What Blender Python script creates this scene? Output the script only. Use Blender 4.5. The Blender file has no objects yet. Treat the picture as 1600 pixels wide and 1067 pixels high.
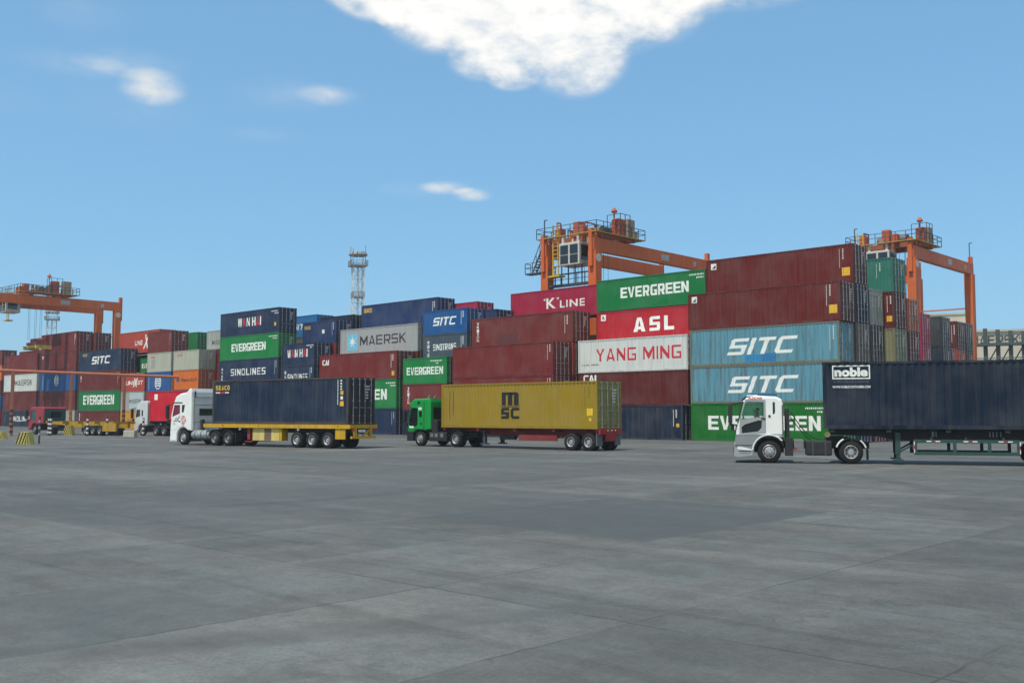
import bpy, bmesh, math, random
from mathutils import Vector, Matrix
R = math.radians
random.seed(7)
SC = bpy.context.scene
COL = SC.collection

# ------------------------------------------------------------------ camera, sky, sun, exposure
CAM_H, PITCH, FPX = 2.1, 0.0731, 1550.0
cam = bpy.data.cameras.new("camera")
cam.lens = FPX / 1600 * 36.0
cam.sensor_width = 36.0
cam.clip_end = 3000
cam_ob = bpy.data.objects.new("camera", cam)
cam_ob.location = (0, 0, CAM_H)
cam_ob.rotation_euler = (R(90) + PITCH, 0, 0)
COL.objects.link(cam_ob)
SC.camera = cam_ob

SUN_EL = R(65)
SUN_AZ = math.atan2(-0.62, -0.78)          # compass angle from +Y towards +X: behind the camera, to the left
SUN_DIR = Vector((math.cos(SUN_EL) * math.sin(SUN_AZ), math.cos(SUN_EL) * math.cos(SUN_AZ), math.sin(SUN_EL)))
SUN_STRENGTH, SKY_STRENGTH, EXPOSURE = 3.5, 0.145, 0.35

SC.view_settings.view_transform = 'Standard'
SC.view_settings.look = 'None'
SC.view_settings.gamma = 1
SC.view_settings.use_curve_mapping = False
SC.view_settings.exposure = EXPOSURE


def node(nt, t, **kw):
    n = nt.nodes.new(t)
    for k, v in kw.items():
        setattr(n, k, v)
    return n


def math_n(nt, op, a, b=None, clamp=False):
    n = nt.nodes.new("ShaderNodeMath")
    n.operation = op
    n.use_clamp = clamp
    for i, v in enumerate((a, b)):
        if v is None:
            continue
        if isinstance(v, (int, float)):
            n.inputs[i].default_value = v
        else:
            nt.links.new(v, n.inputs[i])
    return n.outputs[0]


def build_world():
    w = bpy.data.worlds.new("World")
    SC.world = w
    w.use_nodes = True
    nt = w.node_tree
    nt.nodes.clear()
    out = node(nt, "ShaderNodeOutputWorld")
    bg = node(nt, "ShaderNodeBackground")
    sky = node(nt, "ShaderNodeTexSky")
    sky.sky_type = 'NISHITA'
    sky.sun_disc = False
    sky.sun_elevation = SUN_EL
    sky.sun_rotation = SUN_AZ
    sky.altitude = 0
    sky.air_density = 1.0
    sky.dust_density = 0.6
    sky.ozone_density = 3.2
    tc = node(nt, "ShaderNodeTexCoord")
    sep = node(nt, "ShaderNodeSeparateXYZ")
    nt.links.new(tc.outputs['Generated'], sep.inputs[0])
    X, Y, Z = sep.outputs
    az = math_n(nt, 'ARCTAN2', X, Y)
    el = math_n(nt, 'ARCSINE', Z)

    # cumulus bank and small clouds as soft lobes on the celestial sphere (azimuth, elevation, radii, weight)
    def lobes(spec):
        tot = None
        for a, e, ra, re, wt in spec:
            d1 = math_n(nt, 'DIVIDE', math_n(nt, 'SUBTRACT', az, a), ra)
            d2 = math_n(nt, 'DIVIDE', math_n(nt, 'SUBTRACT', el, e), re)
            d = math_n(nt, 'ADD', math_n(nt, 'MULTIPLY', d1, d1), math_n(nt, 'MULTIPLY', d2, d2))
            v = math_n(nt, 'MULTIPLY', math_n(nt, 'SUBTRACT', 1.0, d, True), wt)
            tot = v if tot is None else math_n(nt, 'ADD', tot, v)
        return tot

    def noise(scale, detail, rough, stretch=(1, 1, 1)):
        mp = node(nt, "ShaderNodeMapping")
        mp.inputs['Scale'].default_value = stretch
        nt.links.new(tc.outputs['Generated'], mp.inputs[0])
        n = node(nt, "ShaderNodeTexNoise")
        n.inputs['Scale'].default_value = scale
        n.inputs['Detail'].default_value = detail
        n.inputs['Roughness'].default_value = rough
        nt.links.new(mp.outputs[0], n.inputs['Vector'])
        return n.outputs['Fac']

    BIG = [(-0.130, 0.432, 0.085, 0.055, 1.2), (-0.05, 0.425, 0.12, 0.068, 1.2), (0.090, 0.415, 0.110, 0.070, 1.0),
           (0.066, 0.355, 0.060, 0.046, 0.75), (0.010, 0.372, 0.07, 0.044, 0.7), (-0.030, 0.349, 0.040, 0.022, 0.62), (0.000, 0.333, 0.030, 0.015, 0.5),
           (0.165, 0.412, 0.07, 0.042, 0.55), (0.235, 0.418, 0.13, 0.036, 0.62), (0.15, 0.385, 0.05, 0.03, 0.35), (0.06, 0.50, 0.32, 0.07, 1.2), (-0.070, 0.395, 0.075, 0.045, 0.75)]
    SMALL = [(-0.353, 0.305, 0.036, 0.019, 0.80), (-0.372, 0.324, 0.060, 0.016, 0.40), (-0.43, 0.317, 0.060, 0.014, 0.42), (-0.375, 0.285, 0.07, 0.030, 0.25), (-0.42, 0.362, 0.05, 0.022, 0.30),
             (-0.068, 0.2265, 0.030, 0.0085, 0.72), (-0.040, 0.2195, 0.024, 0.0085, 0.85), (-0.10, 0.223, 0.05, 0.010, 0.26),
             (-0.185, 0.311, 0.036, 0.012, 0.46), (-0.230, 0.308, 0.065, 0.020, 0.36), (-0.25, 0.27, 0.05, 0.010, 0.26), (-0.50, 0.28, 0.06, 0.02, 0.22)]
    fine = noise(16, 8, 0.60, (1, 1, 1.7))
    broad = noise(5.5, 4, 0.55, (1, 1, 1.4))
    wisp = noise(46, 6, 0.62, (1, 1, 2.0))

    def centred(f, k):
        return math_n(nt, 'MULTIPLY', math_n(nt, 'SUBTRACT', f, 0.5), k)
    nz = math_n(nt, 'ADD', math_n(nt, 'ADD', centred(fine, 2.7), centred(broad, 1.0)), centred(wisp, 0.85))
    big = math_n(nt, 'MINIMUM', lobes(BIG), 1.1)
    dens = math_n(nt, 'ADD', math_n(nt, 'ADD', big, -0.16), math_n(nt, 'MULTIPLY', nz, math_n(nt, 'MULTIPLY', big, 3.0, True)))
    m1 = node(nt, "ShaderNodeMapRange")
    m1.interpolation_type = 'SMOOTHSTEP'
    m1.inputs['From Min'].default_value = -0.46
    m1.inputs['From Max'].default_value = 1.02
    nt.links.new(dens, m1.inputs[0])
    sl = lobes(SMALL)
    den2 = math_n(nt, 'ADD', math_n(nt, 'ADD', sl, -0.16), math_n(nt, 'MULTIPLY', nz, math_n(nt, 'MULTIPLY', sl, 1.6, True)))
    m2 = node(nt, "ShaderNodeMapRange")
    m2.interpolation_type = 'SMOOTHSTEP'
    m2.inputs['From Min'].default_value = -0.42
    m2.inputs['From Max'].default_value = 1.5
    nt.links.new(den2, m2.inputs[0])
    # unseen broken cloud added behind the camera as neutral fill for camera-facing sides
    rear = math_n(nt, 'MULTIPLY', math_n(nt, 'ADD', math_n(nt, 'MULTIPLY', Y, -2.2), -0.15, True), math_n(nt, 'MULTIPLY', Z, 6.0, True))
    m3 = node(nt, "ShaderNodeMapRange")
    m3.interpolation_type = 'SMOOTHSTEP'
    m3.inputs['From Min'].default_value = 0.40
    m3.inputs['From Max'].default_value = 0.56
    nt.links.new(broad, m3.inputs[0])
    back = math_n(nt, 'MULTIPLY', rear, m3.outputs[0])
    mask = math_n(nt, 'MAXIMUM', math_n(nt, 'MULTIPLY', m1.outputs[0], math_n(nt, 'MULTIPLY', big, 4.0, True)), math_n(nt, 'MULTIPLY', m2.outputs[0], math_n(nt, 'MULTIPLY', sl, 1.15, True)))
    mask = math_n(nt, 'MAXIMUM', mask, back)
    # broken shading inside the bank: thinner parts greyer
    sh = node(nt, "ShaderNodeMapRange")
    sh.inputs['From Min'].default_value = 0.1
    sh.inputs['From Max'].default_value = 1.1
    sh.inputs['To Min'].default_value = 4.7
    sh.inputs['To Max'].default_value = 5.75
    nt.links.new(dens, sh.inputs[0])
    cl = node(nt, "ShaderNodeMix")
    cl.data_type = 'RGBA'
    white = node(nt, "ShaderNodeMix")
    white.data_type = 'RGBA'
    white.blend_type = 'MULTIPLY'
    white.inputs['Factor'].default_value = 1
    white.inputs['A'].default_value = (1.0, 0.995, 0.965, 1)
    nt.links.new(sh.outputs[0], white.inputs['B'])
    # even, hazy tropical gradient: compress the clear-air sky towards its mid tone
    gm = node(nt, "ShaderNodeGamma")
    gm.inputs['Gamma'].default_value = 0.42
    nt.links.new(sky.outputs[0], gm.inputs['Color'])
    hs = node(nt, "ShaderNodeMix")
    hs.data_type = 'RGBA'
    hs.blend_type = 'MULTIPLY'
    hs.inputs['Factor'].default_value = 1
    hs.inputs['B'].default_value = (0.955, 1.655, 2.18, 1)
    nt.links.new(gm.outputs[0], hs.inputs['A'])
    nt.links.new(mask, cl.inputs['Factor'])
    nt.links.new(hs.outputs['Result'], cl.inputs['A'])
    nt.links.new(white.outputs['Result'], cl.inputs['B'])
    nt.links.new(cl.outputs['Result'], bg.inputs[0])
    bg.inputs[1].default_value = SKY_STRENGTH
    nt.links.new(bg.outputs[0], out.inputs[0])


build_world()
sun = bpy.data.lights.new("sun", 'SUN')
sun.energy = SUN_STRENGTH
sun.angle = R(0.5)
sun.color = (1.0, 0.945, 0.84)
sun_ob = bpy.data.objects.new("sun", sun)
sun_ob.rotation_euler = SUN_DIR.to_track_quat('Z', 'Y').to_euler()
sun_ob.location = (-40, -40, 90)
COL.objects.link(sun_ob)

# ------------------------------------------------------------------ yard axes: U runs along the containers (towards the camera's right), V across the rows (away)
PSI = 0.817
S1, C1 = math.sin(PSI), math.cos(PSI)
YAW = math.atan2(-C1, S1)


def UV(u, v, z=0.0):
    return Vector((u * S1 + v * C1, -u * C1 + v * S1, z))


# ------------------------------------------------------------------ materials
def new_mat(name):
    m = bpy.data.materials.new(name)
    m.use_nodes = True
    nt = m.node_tree
    nt.nodes.clear()
    out = node(nt, "ShaderNodeOutputMaterial")
    b = node(nt, "ShaderNodeBsdfPrincipled")
    nt.links.new(b.outputs[0], out.inputs[0])
    return m, nt, b


def build_weather_group():
    g = bpy.data.node_groups.new("weathered_paint", "ShaderNodeTree")
    g.interface.new_socket("Color", in_out='INPUT', socket_type='NodeSocketColor')
    g.interface.new_socket("Rust", in_out='INPUT', socket_type='NodeSocketFloat')
    g.interface.new_socket("Dirt", in_out='INPUT', socket_type='NodeSocketFloat')
    g.interface.new_socket("Color", in_out='OUTPUT', socket_type='NodeSocketColor')
    g.interface.new_socket("Rough", in_out='OUTPUT', socket_type='NodeSocketFloat')
    gi, go = g.nodes.new("NodeGroupInput"), g.nodes.new("NodeGroupOutput")
    L = g.links
    tc, oi = g.nodes.new("ShaderNodeTexCoord"), g.nodes.new("ShaderNodeObjectInfo")
    rnd = math_n(g, 'MULTIPLY', oi.outputs['Random'], 57.0)
    add = g.nodes.new("ShaderNodeVectorMath")
    L.new(tc.outputs['Object'], add.inputs[0])
    comb = g.nodes.new("ShaderNodeCombineXYZ")
    for i in range(3):
        L.new(rnd, comb.inputs[i])
    L.new(comb.outputs[0], add.inputs[1])

    def nz(scale, stretch, detail=4, rough=0.55):
        mp = g.nodes.new("ShaderNodeMapping")
        mp.inputs['Scale'].default_value = stretch
        L.new(add.outputs[0], mp.inputs[0])
        n = g.nodes.new("ShaderNodeTexNoise")
        n.inputs['Scale'].default_value = scale
        n.inputs['Detail'].default_value = detail
        n.inputs['Roughness'].default_value = rough
        L.new(mp.outputs[0], n.inputs['Vector'])
        return n.outputs['Fac']

    def ramp(f, a, b, lo=0.0, hi=1.0):
        m = g.nodes.new("ShaderNodeMapRange")
        m.interpolation_type = 'SMOOTHSTEP'
        for i, v in ((1, a), (2, b), (3, lo), (4, hi)):
            m.inputs[i].default_value = v
        L.new(f, m.inputs[0])
        return m.outputs[0]

    def mix(f, a, b, mode='MIX'):
        m = g.nodes.new("ShaderNodeMix")
        m.data_type = 'RGBA'
        m.blend_type = mode
        for s, v in (('Factor', f), ('A', a), ('B', b)):
            if isinstance(v, (int, float)):
                m.inputs[s].default_value = v
            elif isinstance(v, tuple):
                m.inputs[s].default_value = v
            else:
                L.new(v, m.inputs[s])
        return m.outputs['Result']

    fade = ramp(nz(0.55, (1, 1, 1)), 0.35, 0.72, 0.0, 0.07)
    c = mix(fade, gi.outputs['Color'], (0.42, 0.42, 0.42, 1))
    streak = ramp(nz(2.6, (1.6, 1.6, 0.10), 5, 0.65), 0.42, 0.72)
    c = mix(math_n(g, 'MULTIPLY', streak, math_n(g, 'MULTIPLY', gi.outputs['Dirt'], 0.55)), c, (0.10, 0.085, 0.075, 1))
    scuff = ramp(nz(5.0, (0.5, 0.5, 1.0), 5, 0.7), 0.60, 0.72)
    c = mix(math_n(g, 'MULTIPLY', scuff, math_n(g, 'MULTIPLY', gi.outputs['Dirt'], 0.15)), c, (0.30, 0.28, 0.26, 1))
    r = ramp(nz(1.9, (1.3, 1.3, 0.42), 8, 0.72), 0.60, 0.70)
    r2 = math_n(g, 'MULTIPLY', r, gi.outputs['Rust'], True)
    c = mix(r2, c, (0.125, 0.052, 0.028, 1))
    L.new(c, go.inputs['Color'])
    L.new(math_n(g, 'ADD', 0.42, math_n(g, 'MULTIPLY', math_n(g, 'ADD', r2, streak), 0.22)), go.inputs['Rough'])
    return g


WEATHER = build_weather_group()
_mats = {}


def paint(rgb, rust=0.25, dirt=0.5, spec=0.10):
    key = ('p',) + tuple(rgb) + (rust, dirt)
    if key not in _mats:
        m, nt, b = new_mat("paint")
        gn = node(nt, "ShaderNodeGroup")
        gn.node_tree = WEATHER
        gn.inputs['Color'].default_value = (*rgb, 1)
        gn.inputs['Rust'].default_value = rust
        gn.inputs['Dirt'].default_value = dirt
        nt.links.new(gn.outputs['Color'], b.inputs['Base Color'])
        nt.links.new(gn.outputs['Rough'], b.inputs['Roughness'])
        b.inputs['Specular IOR Level'].default_value = spec
        _mats[key] = m
    return _mats[key]


def plain(name, rgb, rough=0.5, metal=0.0, spec=0.4, var=0.18, scale=6.0):
    key = ('q', name)
    if key not in _mats:
        m, nt, b = new_mat(name)
        tc = node(nt, "ShaderNodeTexCoord")
        n = node(nt, "ShaderNodeTexNoise")
        n.inputs['Scale'].default_value = scale
        n.inputs['Detail'].default_value = 5
        nt.links.new(tc.outputs['Object'], n.inputs['Vector'])
        mr = node(nt, "ShaderNodeMapRange")
        mr.inputs[1].default_value, mr.inputs[2].default_value = 0.3, 0.7
        mr.inputs[3].default_value, mr.inputs[4].default_value = 1 - var, 1 + var
        nt.links.new(n.outputs['Fac'], mr.inputs[0])
        mx = node(nt, "ShaderNodeMix", data_type='RGBA', blend_type='MULTIPLY')
        mx.inputs['Factor'].default_value = 1
        mx.inputs['A'].default_value = (*rgb, 1)
        nt.links.new(mr.outputs[0], mx.inputs['B'])
        nt.links.new(mx.outputs['Result'], b.inputs['Base Color'])
        b.inputs['Roughness'].default_value = rough
        b.inputs['Metallic'].default_value = metal
        b.inputs['Specular IOR Level'].default_value = spec
        _mats[key] = m
    return _mats[key]


def clear_glass():
    m, nt, b = new_mat("clear_glass")
    out = [n for n in nt.nodes if n.type == 'OUTPUT_MATERIAL'][0]
    tr = node(nt, "ShaderNodeBsdfTransparent")
    tr.inputs[0].default_value = (0.90, 0.94, 0.92, 1)
    gl = node(nt, "ShaderNodeBsdfGlossy")
    gl.inputs['Roughness'].default_value = 0.03
    mx = node(nt, "ShaderNodeMixShader")
    mx.inputs[0].default_value = 0.035
    nt.links.new(tr.outputs[0], mx.inputs[1])
    nt.links.new(gl.outputs[0], mx.inputs[2])
    nt.links.new(mx.outputs[0], out.inputs[0])
    return m


MAT_TYRE = plain("tyre_rubber", (0.018, 0.018, 0.019), 0.85, 0, 0.2)
MAT_RIM = plain("steel_rim", (0.42, 0.43, 0.43), 0.42, 0.5, 0.5)
MAT_RIM_DARK = plain("grey_rim", (0.21, 0.21, 0.21), 0.55, 0.3)
MAT_BLACK = plain("black_chassis", (0.022, 0.022, 0.024), 0.65)
MAT_DARK = plain("dark_steel", (0.05, 0.06, 0.066), 0.6)
MAT_BAR = plain("galvanised_bar", (0.30, 0.31, 0.31), 0.5, 0.3)
MAT_GLASS = plain("dark_glass", (0.012, 0.016, 0.018), 0.06, 0, 0.6, 0.05)
MAT_TEAL_GLASS = plain("teal_glass", (0.015, 0.075, 0.07), 0.12, 0, 0.5, 0.1)
MAT_CLEAR = clear_glass()
MAT_LETTER = plain("white_lettering", (0.76, 0.78, 0.73), 0.55, 0, 0.3, 0.10, 2.5)
MAT_LETTER_DARK = plain("black_lettering", (0.035, 0.035, 0.042), 0.6)
MAT_LETTER_RED = plain("red_lettering", (0.52, 0.025, 0.045), 0.55)
MAT_LETTER_YELLOW = plain("yellow_lettering", (0.66, 0.42, 0.03), 0.55)
MAT_LETTER_BLUE = plain("blue_lettering", (0.03, 0.06, 0.22), 0.55)
MAT_SKYBLUE = plain("sky_blue_panel", (0.16, 0.50, 0.66), 0.5)
MAT_STICKER = plain("yellow_sticker", (0.70, 0.42, 0.03), 0.5)
MAT_RED_LAMP = plain("red_reflector", (0.42, 0.02, 0.02), 0.3)
MAT_AMBER = plain("amber_reflector", (0.65, 0.27, 0.02), 0.3)
MAT_WHITE = plain("white_plastic", (0.62, 0.63, 0.62), 0.45)
MAT_ORANGE = paint((0.60, 0.125, 0.022), 0.22, 0.6)
MAT_CHROME = plain("polished_steel", (0.6, 0.6, 0.6), 0.28, 0.8)


# ------------------------------------------------------------------ mesh helpers
def finish(bm, name, smooth=False):
    me = bpy.data.meshes.new(name)
    bmesh.ops.recalc_face_normals(bm, faces=bm.faces[:])
    bm.to_mesh(me)
    bm.free()
    if smooth:
        for p in me.polygons:
            p.use_smooth = True
    me.materials.append(None)
    return me


def place(me, name, mat, parent=None, loc=None, rot=None):
    o = bpy.data.objects.new(name, me)
    COL.objects.link(o)
    if len(me.materials) == 0:
        me.materials.append(None)
    o.material_slots[0].link = 'OBJECT'
    o.material_slots[0].material = mat
    if parent is not None:
        o.parent = parent
    if loc is not None:
        o.location = loc
    if rot is not None:
        o.rotation_euler = rot
    return o


def part(bm, name, mat, parent=None, loc=None, rot=None, smooth=False):
    return place(finish(bm, name, smooth), name, mat, parent, loc, rot)


def empty(name, label, cat, loc, yaw=0.0, group=None):
    o = bpy.data.objects.new(name, None)
    o.empty_display_size = 0.5
    COL.objects.link(o)
    o.location = loc
    o.rotation_euler = (0, 0, yaw)
    tag(o, label, cat, group)
    return o


def tag(o, label, cat, group=None):
    o['label'] = label
    o['category'] = cat
    if group:
        o['group'] = group
    return o


def box(bm, x0, x1, y0, y1, z0, z1, bev=0.0):
    vs = [bm.verts.new((x, y, z)) for x in (x0, x1) for y in (y0, y1) for z in (z0, z1)]
    idx = [(0, 1, 3, 2), (4, 6, 7, 5), (0, 4, 5, 1), (2, 3, 7, 6), (0, 2, 6, 4), (1, 5, 7, 3)]
    fs = [bm.faces.new([vs[i] for i in f]) for f in idx]
    if bev > 0:
        es = list({e for f in fs for e in f.edges})
        bmesh.ops.bevel(bm, geom=es, offset=bev, segments=2, affect='EDGES', profile=0.6)
    return vs


def tube(bm, a, b, r, n=8, r2=None):
    a, b = Vector(a), Vector(b)
    r2 = r if r2 is None else r2
    d = (b - a).normalized()
    t = Vector((0, 0, 1)) if abs(d.z) < 0.9 else Vector((1, 0, 0))
    e1 = d.cross(t).normalized()
    e2 = d.cross(e1)
    ra, rb = [], []
    for i in range(n):
        w = 2 * math.pi * i / n
        q = e1 * math.cos(w) + e2 * math.sin(w)
        ra.append(bm.verts.new(a + q * r))
        rb.append(bm.verts.new(b + q * r2))
    for i in range(n):
        j = (i + 1) % n
        bm.faces.new((ra[i], ra[j], rb[j], rb[i]))
    bm.faces.new(ra[::-1])
    bm.faces.new(rb)


def bar(bm, a, b, w, h=None):
    """square bar between two points"""
    a, b = Vector(a), Vector(b)
    h = w if h is None else h
    d = (b - a).normalized()
    t = Vector((0, 0, 1)) if abs(d.z) < 0.9 else Vector((0, 1, 0))
    e1 = d.cross(t).normalized() * (w / 2)
    e2 = d.cross(e1).normalized() * (h / 2)
    va = [bm.verts.new(a + s * e1 + q * e2) for s, q in ((-1, -1), (1, -1), (1, 1), (-1, 1))]
    vb = [bm.verts.new(b + s * e1 + q * e2) for s, q in ((-1, -1), (1, -1), (1, 1), (-1, 1))]
    for i in range(4):
        j = (i + 1) % 4
        bm.faces.new((va[i], va[j], vb[j], vb[i]))
    bm.faces.new(va[::-1])
    bm.faces.new(vb)


def lathe_y(bm, prof, n=28, closed=False):
    """revolve (y, r) profile about the y axis"""
    rings = []
    for y, r in prof:
        rings.append([bm.verts.new((r * math.cos(2 * math.pi * i / n), y, r * math.sin(2 * math.pi * i / n))) for i in range(n)])
    for a, b in zip(rings, rings[1:]):
        for i in range(n):
            j = (i + 1) % n
            bm.faces.new((a[i], a[j], b[j], b[i]))
    return rings


def slab(bm, pts, y0, y1):
    """extrude an x-z polygon between y0 and y1"""
    a = [bm.verts.new((x, y0, z)) for x, z in pts]
    b = [bm.verts.new((x, y1, z)) for x, z in pts]
    n = len(pts)
    for i in range(n):
        j = (i + 1) % n
        bm.faces.new((a[i], a[j], b[j], b[i]))
    bm.faces.new(a[::-1])
    bm.faces.new(b)


def fill_loops(bm, loops, y):
    """planar x-z fill at depth y of an outline with holes; returns loops of verts"""
    es, out = [], []
    for lp in loops:
        vs = [bm.verts.new((x, y, z)) for x, z in lp]
        es += [bm.edges.new((vs[i], vs[(i + 1) % len(vs)])) for i in range(len(vs))]
        out.append(vs)
    bmesh.ops.triangle_fill(bm, use_beauty=True, use_dissolve=False, edges=es)
    return out


# ------------------------------------------------------------------ lettering
_glyph = {}


def glyphs(text, bold, spacing):
    """unit-box outline of a text set in Blender's built-in face: list of polygons on x,z in 0..1"""
    key = (text, bold, spacing)
    if key in _glyph:
        return _glyph[key]
    cu = bpy.data.curves.new("lettering_curve", 'FONT')
    cu.body = text
    cu.offset = bold
    cu.space_character = spacing
    cu.resolution_u = 3
    ob = bpy.data.objects.new("lettering_curve", cu)
    COL.objects.link(ob)
    dg = bpy.context.evaluated_depsgraph_get()
    me = bpy.data.meshes.new_from_object(ob.evaluated_get(dg))
    pts = [v.co.xy.copy() for v in me.vertices]
    polys = [tuple(p.vertices) for p in me.polygons]
    bpy.data.objects.remove(ob)
    bpy.data.curves.remove(cu)
    bpy.data.meshes.remove(me)
    x0, x1 = min(p.x for p in pts), max(p.x for p in pts)
    y0, y1 = min(p.y for p in pts), max(p.y for p in pts)
    pts = [((p.x - x0) / (x1 - x0), (p.y - y0) / (y1 - y0)) for p in pts]
    _glyph[key] = (pts, polys)
    return _glyph[key]


def block_glyphs(text, t, b, gap, slot=(1, 1)):
    """heavy stencil-cut capitals drawn as polygons: t stem width, b bar height, gap letter spacing (cell units)"""
    P, Q = [], []
    WID = dict(I=t, M=1.25, W=1.3, L=.88, T=.95)

    def letter(ch, x0):
        def poly(*pts):
            n = len(P)
            P.extend((x0 + x, z) for x, z in pts)
            Q.append(tuple(range(n, n + len(pts))))

        def rc(x, X, z, Z, cut=''):
            c = min(X - x, Z - z) * .55
            pts = []
            for k, (px, pz, a, e) in {'bl': (x, z, (0, c), (c, 0)), 'br': (X, z, (-c, 0), (0, c)), 'tr': (X, Z, (0, -c), (-c, 0)), 'tl': (x, Z, (c, 0), (0, -c))}.items():
                if k in cut:
                    pts += [(px + a[0], pz + a[1]), (px + e[0], pz + e[1])]
                else:
                    pts.append((px, pz))
            poly(*pts)
        w = WID.get(ch, 1.0)
        m0, m1 = .5 - b / 2, .5 + b / 2
        if ch == 'E':
            poly((0, 0), (w, 0), (w, b), (t, b), (t, m0), (.93, m0), (.93, m1), (t, m1), (t, 1 - b), (w, 1 - b), (w, 1), (0, 1))
        elif ch == 'L':
            poly((0, 0), (w, 0), (w, b * 1.1), (t, b * 1.1), (t, 1), (0, 1))
        elif ch == 'I':
            rc(0, t, 0, 1)
        elif ch == 'V':
            poly((.5 - t * .48, 0), (.5 + t * .48, 0), (1, 1), (1 - t * .98, 1), (.5, .26), (t * .98, 1), (0, 1))
        elif ch == 'N':
            poly((0, 0), (t, 0), (t, .60), (1 - t, 0), (1, 0), (1, 1), (1 - t, 1), (1 - t, .40), (t, 1), (0, 1))
        elif ch == 'W':
            poly(*[(x * w, z) for x, z in ((0, 1), (.20, 0), (.38, 0), (.5, .60), (.62, 0), (.80, 0), (1, 1), (1 - t * .72, 1), (.71, .34), (.58, 1), (.42, 1), (.29, .34), (t * .72, 1))])
        elif ch in 'M':
            f = (lambda z: z) if ch == 'M' else (lambda z: 1 - z)
            h = w / 2
            pts = [(0, 0), (t, 0), (t, .66), (h - t * .34, .06), (h + t * .34, .06), (w - t, .66), (w - t, 0), (w, 0), (w, 1), (w - t * 1.0, 1), (h, .50), (t * 1.0, 1), (0, 1)]
            pts = [(x, f(z)) for x, z in pts]
            poly(*(pts if ch == 'M' else pts[::-1]))
        elif ch == 'A':
            xi = lambda z: t + (.5 - t) * z / .80
            z0, z1 = .16, .16 + b
            for s in (1, -1):
                pts = [(0, 0), (t, 0), (xi(z0), z0), (xi(z1), z1), (.5, .80), (.5, 1), (.5 - t * .56, 1)]
                pts = [(.5 + s * (x - .5), z) for x, z in pts]
                poly(*(pts if s > 0 else pts[::-1]))
            poly((xi(z0), z0), (1 - xi(z0), z0), (1 - xi(z1), z1), (xi(z1), z1))
        elif ch == 'R':
            q0, q1 = .42 - b / 2, .42 + b / 2
            rc(0, t, 0, 1)
            rc(t, 1 - t, 1 - b, 1)
            rc(1 - t, 1, q0, 1, 'trbr')
            rc(t, 1 - t, q0, q1)
            poly((1 - t * 1.15, 0), (1, 0), (.62 + t * .5, q0), (.62 - t * .5, q0))
        elif ch in 'OD':
            rc(0, t, 0, 1, 'bltl' if ch == 'O' else '')
            rc(t, 1 - t, 0, b)
            rc(t, 1 - t, 1 - b, 1)
            rc(1 - t, 1, 0, 1, 'trbr')
        elif ch in 'CG':
            rc(0, t, 0, 1, 'bltl')
            rc(t, 1, 1 - b, 1)
            rc(t, 1, 0, b)
            if ch == 'G':
                rc(1 - t, 1, b, .52)
                rc(.52, 1 - t, .52 - b * .9, .52)
        elif ch == 'S':
            rc(0, 1, 1 - b, 1, 'tl')
            rc(0, t, m1, 1 - b)
            rc(0, 1, m0, m1)
            rc(1 - t, 1, b, m0)
            rc(0, 1, 0, b, 'br')
        elif ch == 'T':
            rc(0, w, 1 - b, 1)
            rc((w - t) / 2, (w + t) / 2, 0, 1 - b)
        elif ch == 'H':
            rc(0, t, 0, 1)
            rc(1 - t, 1, 0, 1)
            rc(t, 1 - t, m0, m1)
        elif ch == 'Y':
            poly((.5 - t / 2, 0), (.5 + t / 2, 0), (.5 + t / 2, .42), (1, 1), (1 - t * 1.12, 1), (.5, .60), (t * 1.12, 1), (0, 1), (.5 - t / 2, .42))
        elif ch == 'K':
            rc(0, t, 0, 1)
            poly((t, .34), (t + .14, .47), (1 - t * 1.2, 0), (1, 0), (t + .30, .62), (.98, 1), (.98 - t * 1.2, 1), (t, .60))
        return w
    x = 0.0
    for ch in text:
        if ch == ' ':
            x += .55
            continue
        x += letter(ch, x) + gap
    x -= gap
    return [(px / x, pz) for px, pz in P], Q


BLOCK = {'EVERGREEN': (.31, .19, .13), 'YANG MING': (.19, .15, .22), 'MAERSK': (.185, .15, .20), 'SITC': (.25, .19, .17), 'SINOLINES': (.23, .15, .34), 'WAN': (.27, .17, .16), 'HAI': (.27, .17, .16),
         'SINOTRANS': (.22, .15, .22), 'A': (.32, .2, .1), 'S': (.30, .21, .1), 'L': (.34, .22, .1), 'CAI': (.30, .2, .12), 'SEACO': (.27, .2, .16), 'SC': (.35, .25, .15)}


CORR_P = 0.280
CORR_D = 0.036


def corr_folds(L):
    """fold positions (x, depth) of the side wall between the posts"""
    x0, x1 = -L / 2 + 0.16, L / 2 - 0.16
    n = max(4, round((x1 - x0) / CORR_P))
    p = (x1 - x0) / n
    out = []
    for i in range(n):
        b = x0 + i * p
        out += [(b, 0.0), (b + 0.26 * p, 0.0), (b + 0.5 * p, CORR_D), (b + 0.76 * p, CORR_D)]
    out.append((x1, 0.0))
    return out


def corr_depth(x, folds):
    if x <= folds[0][0] or x >= folds[-1][0]:
        return 0.0
    lo, hi = 0, len(folds) - 1
    while hi - lo > 1:
        m = (lo + hi) // 2
        if folds[m][0] <= x:
            lo = m
        else:
            hi = m
    (xa, da), (xb, db) = folds[lo], folds[hi]
    return da + (db - da) * (x - xa) / (xb - xa)


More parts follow.
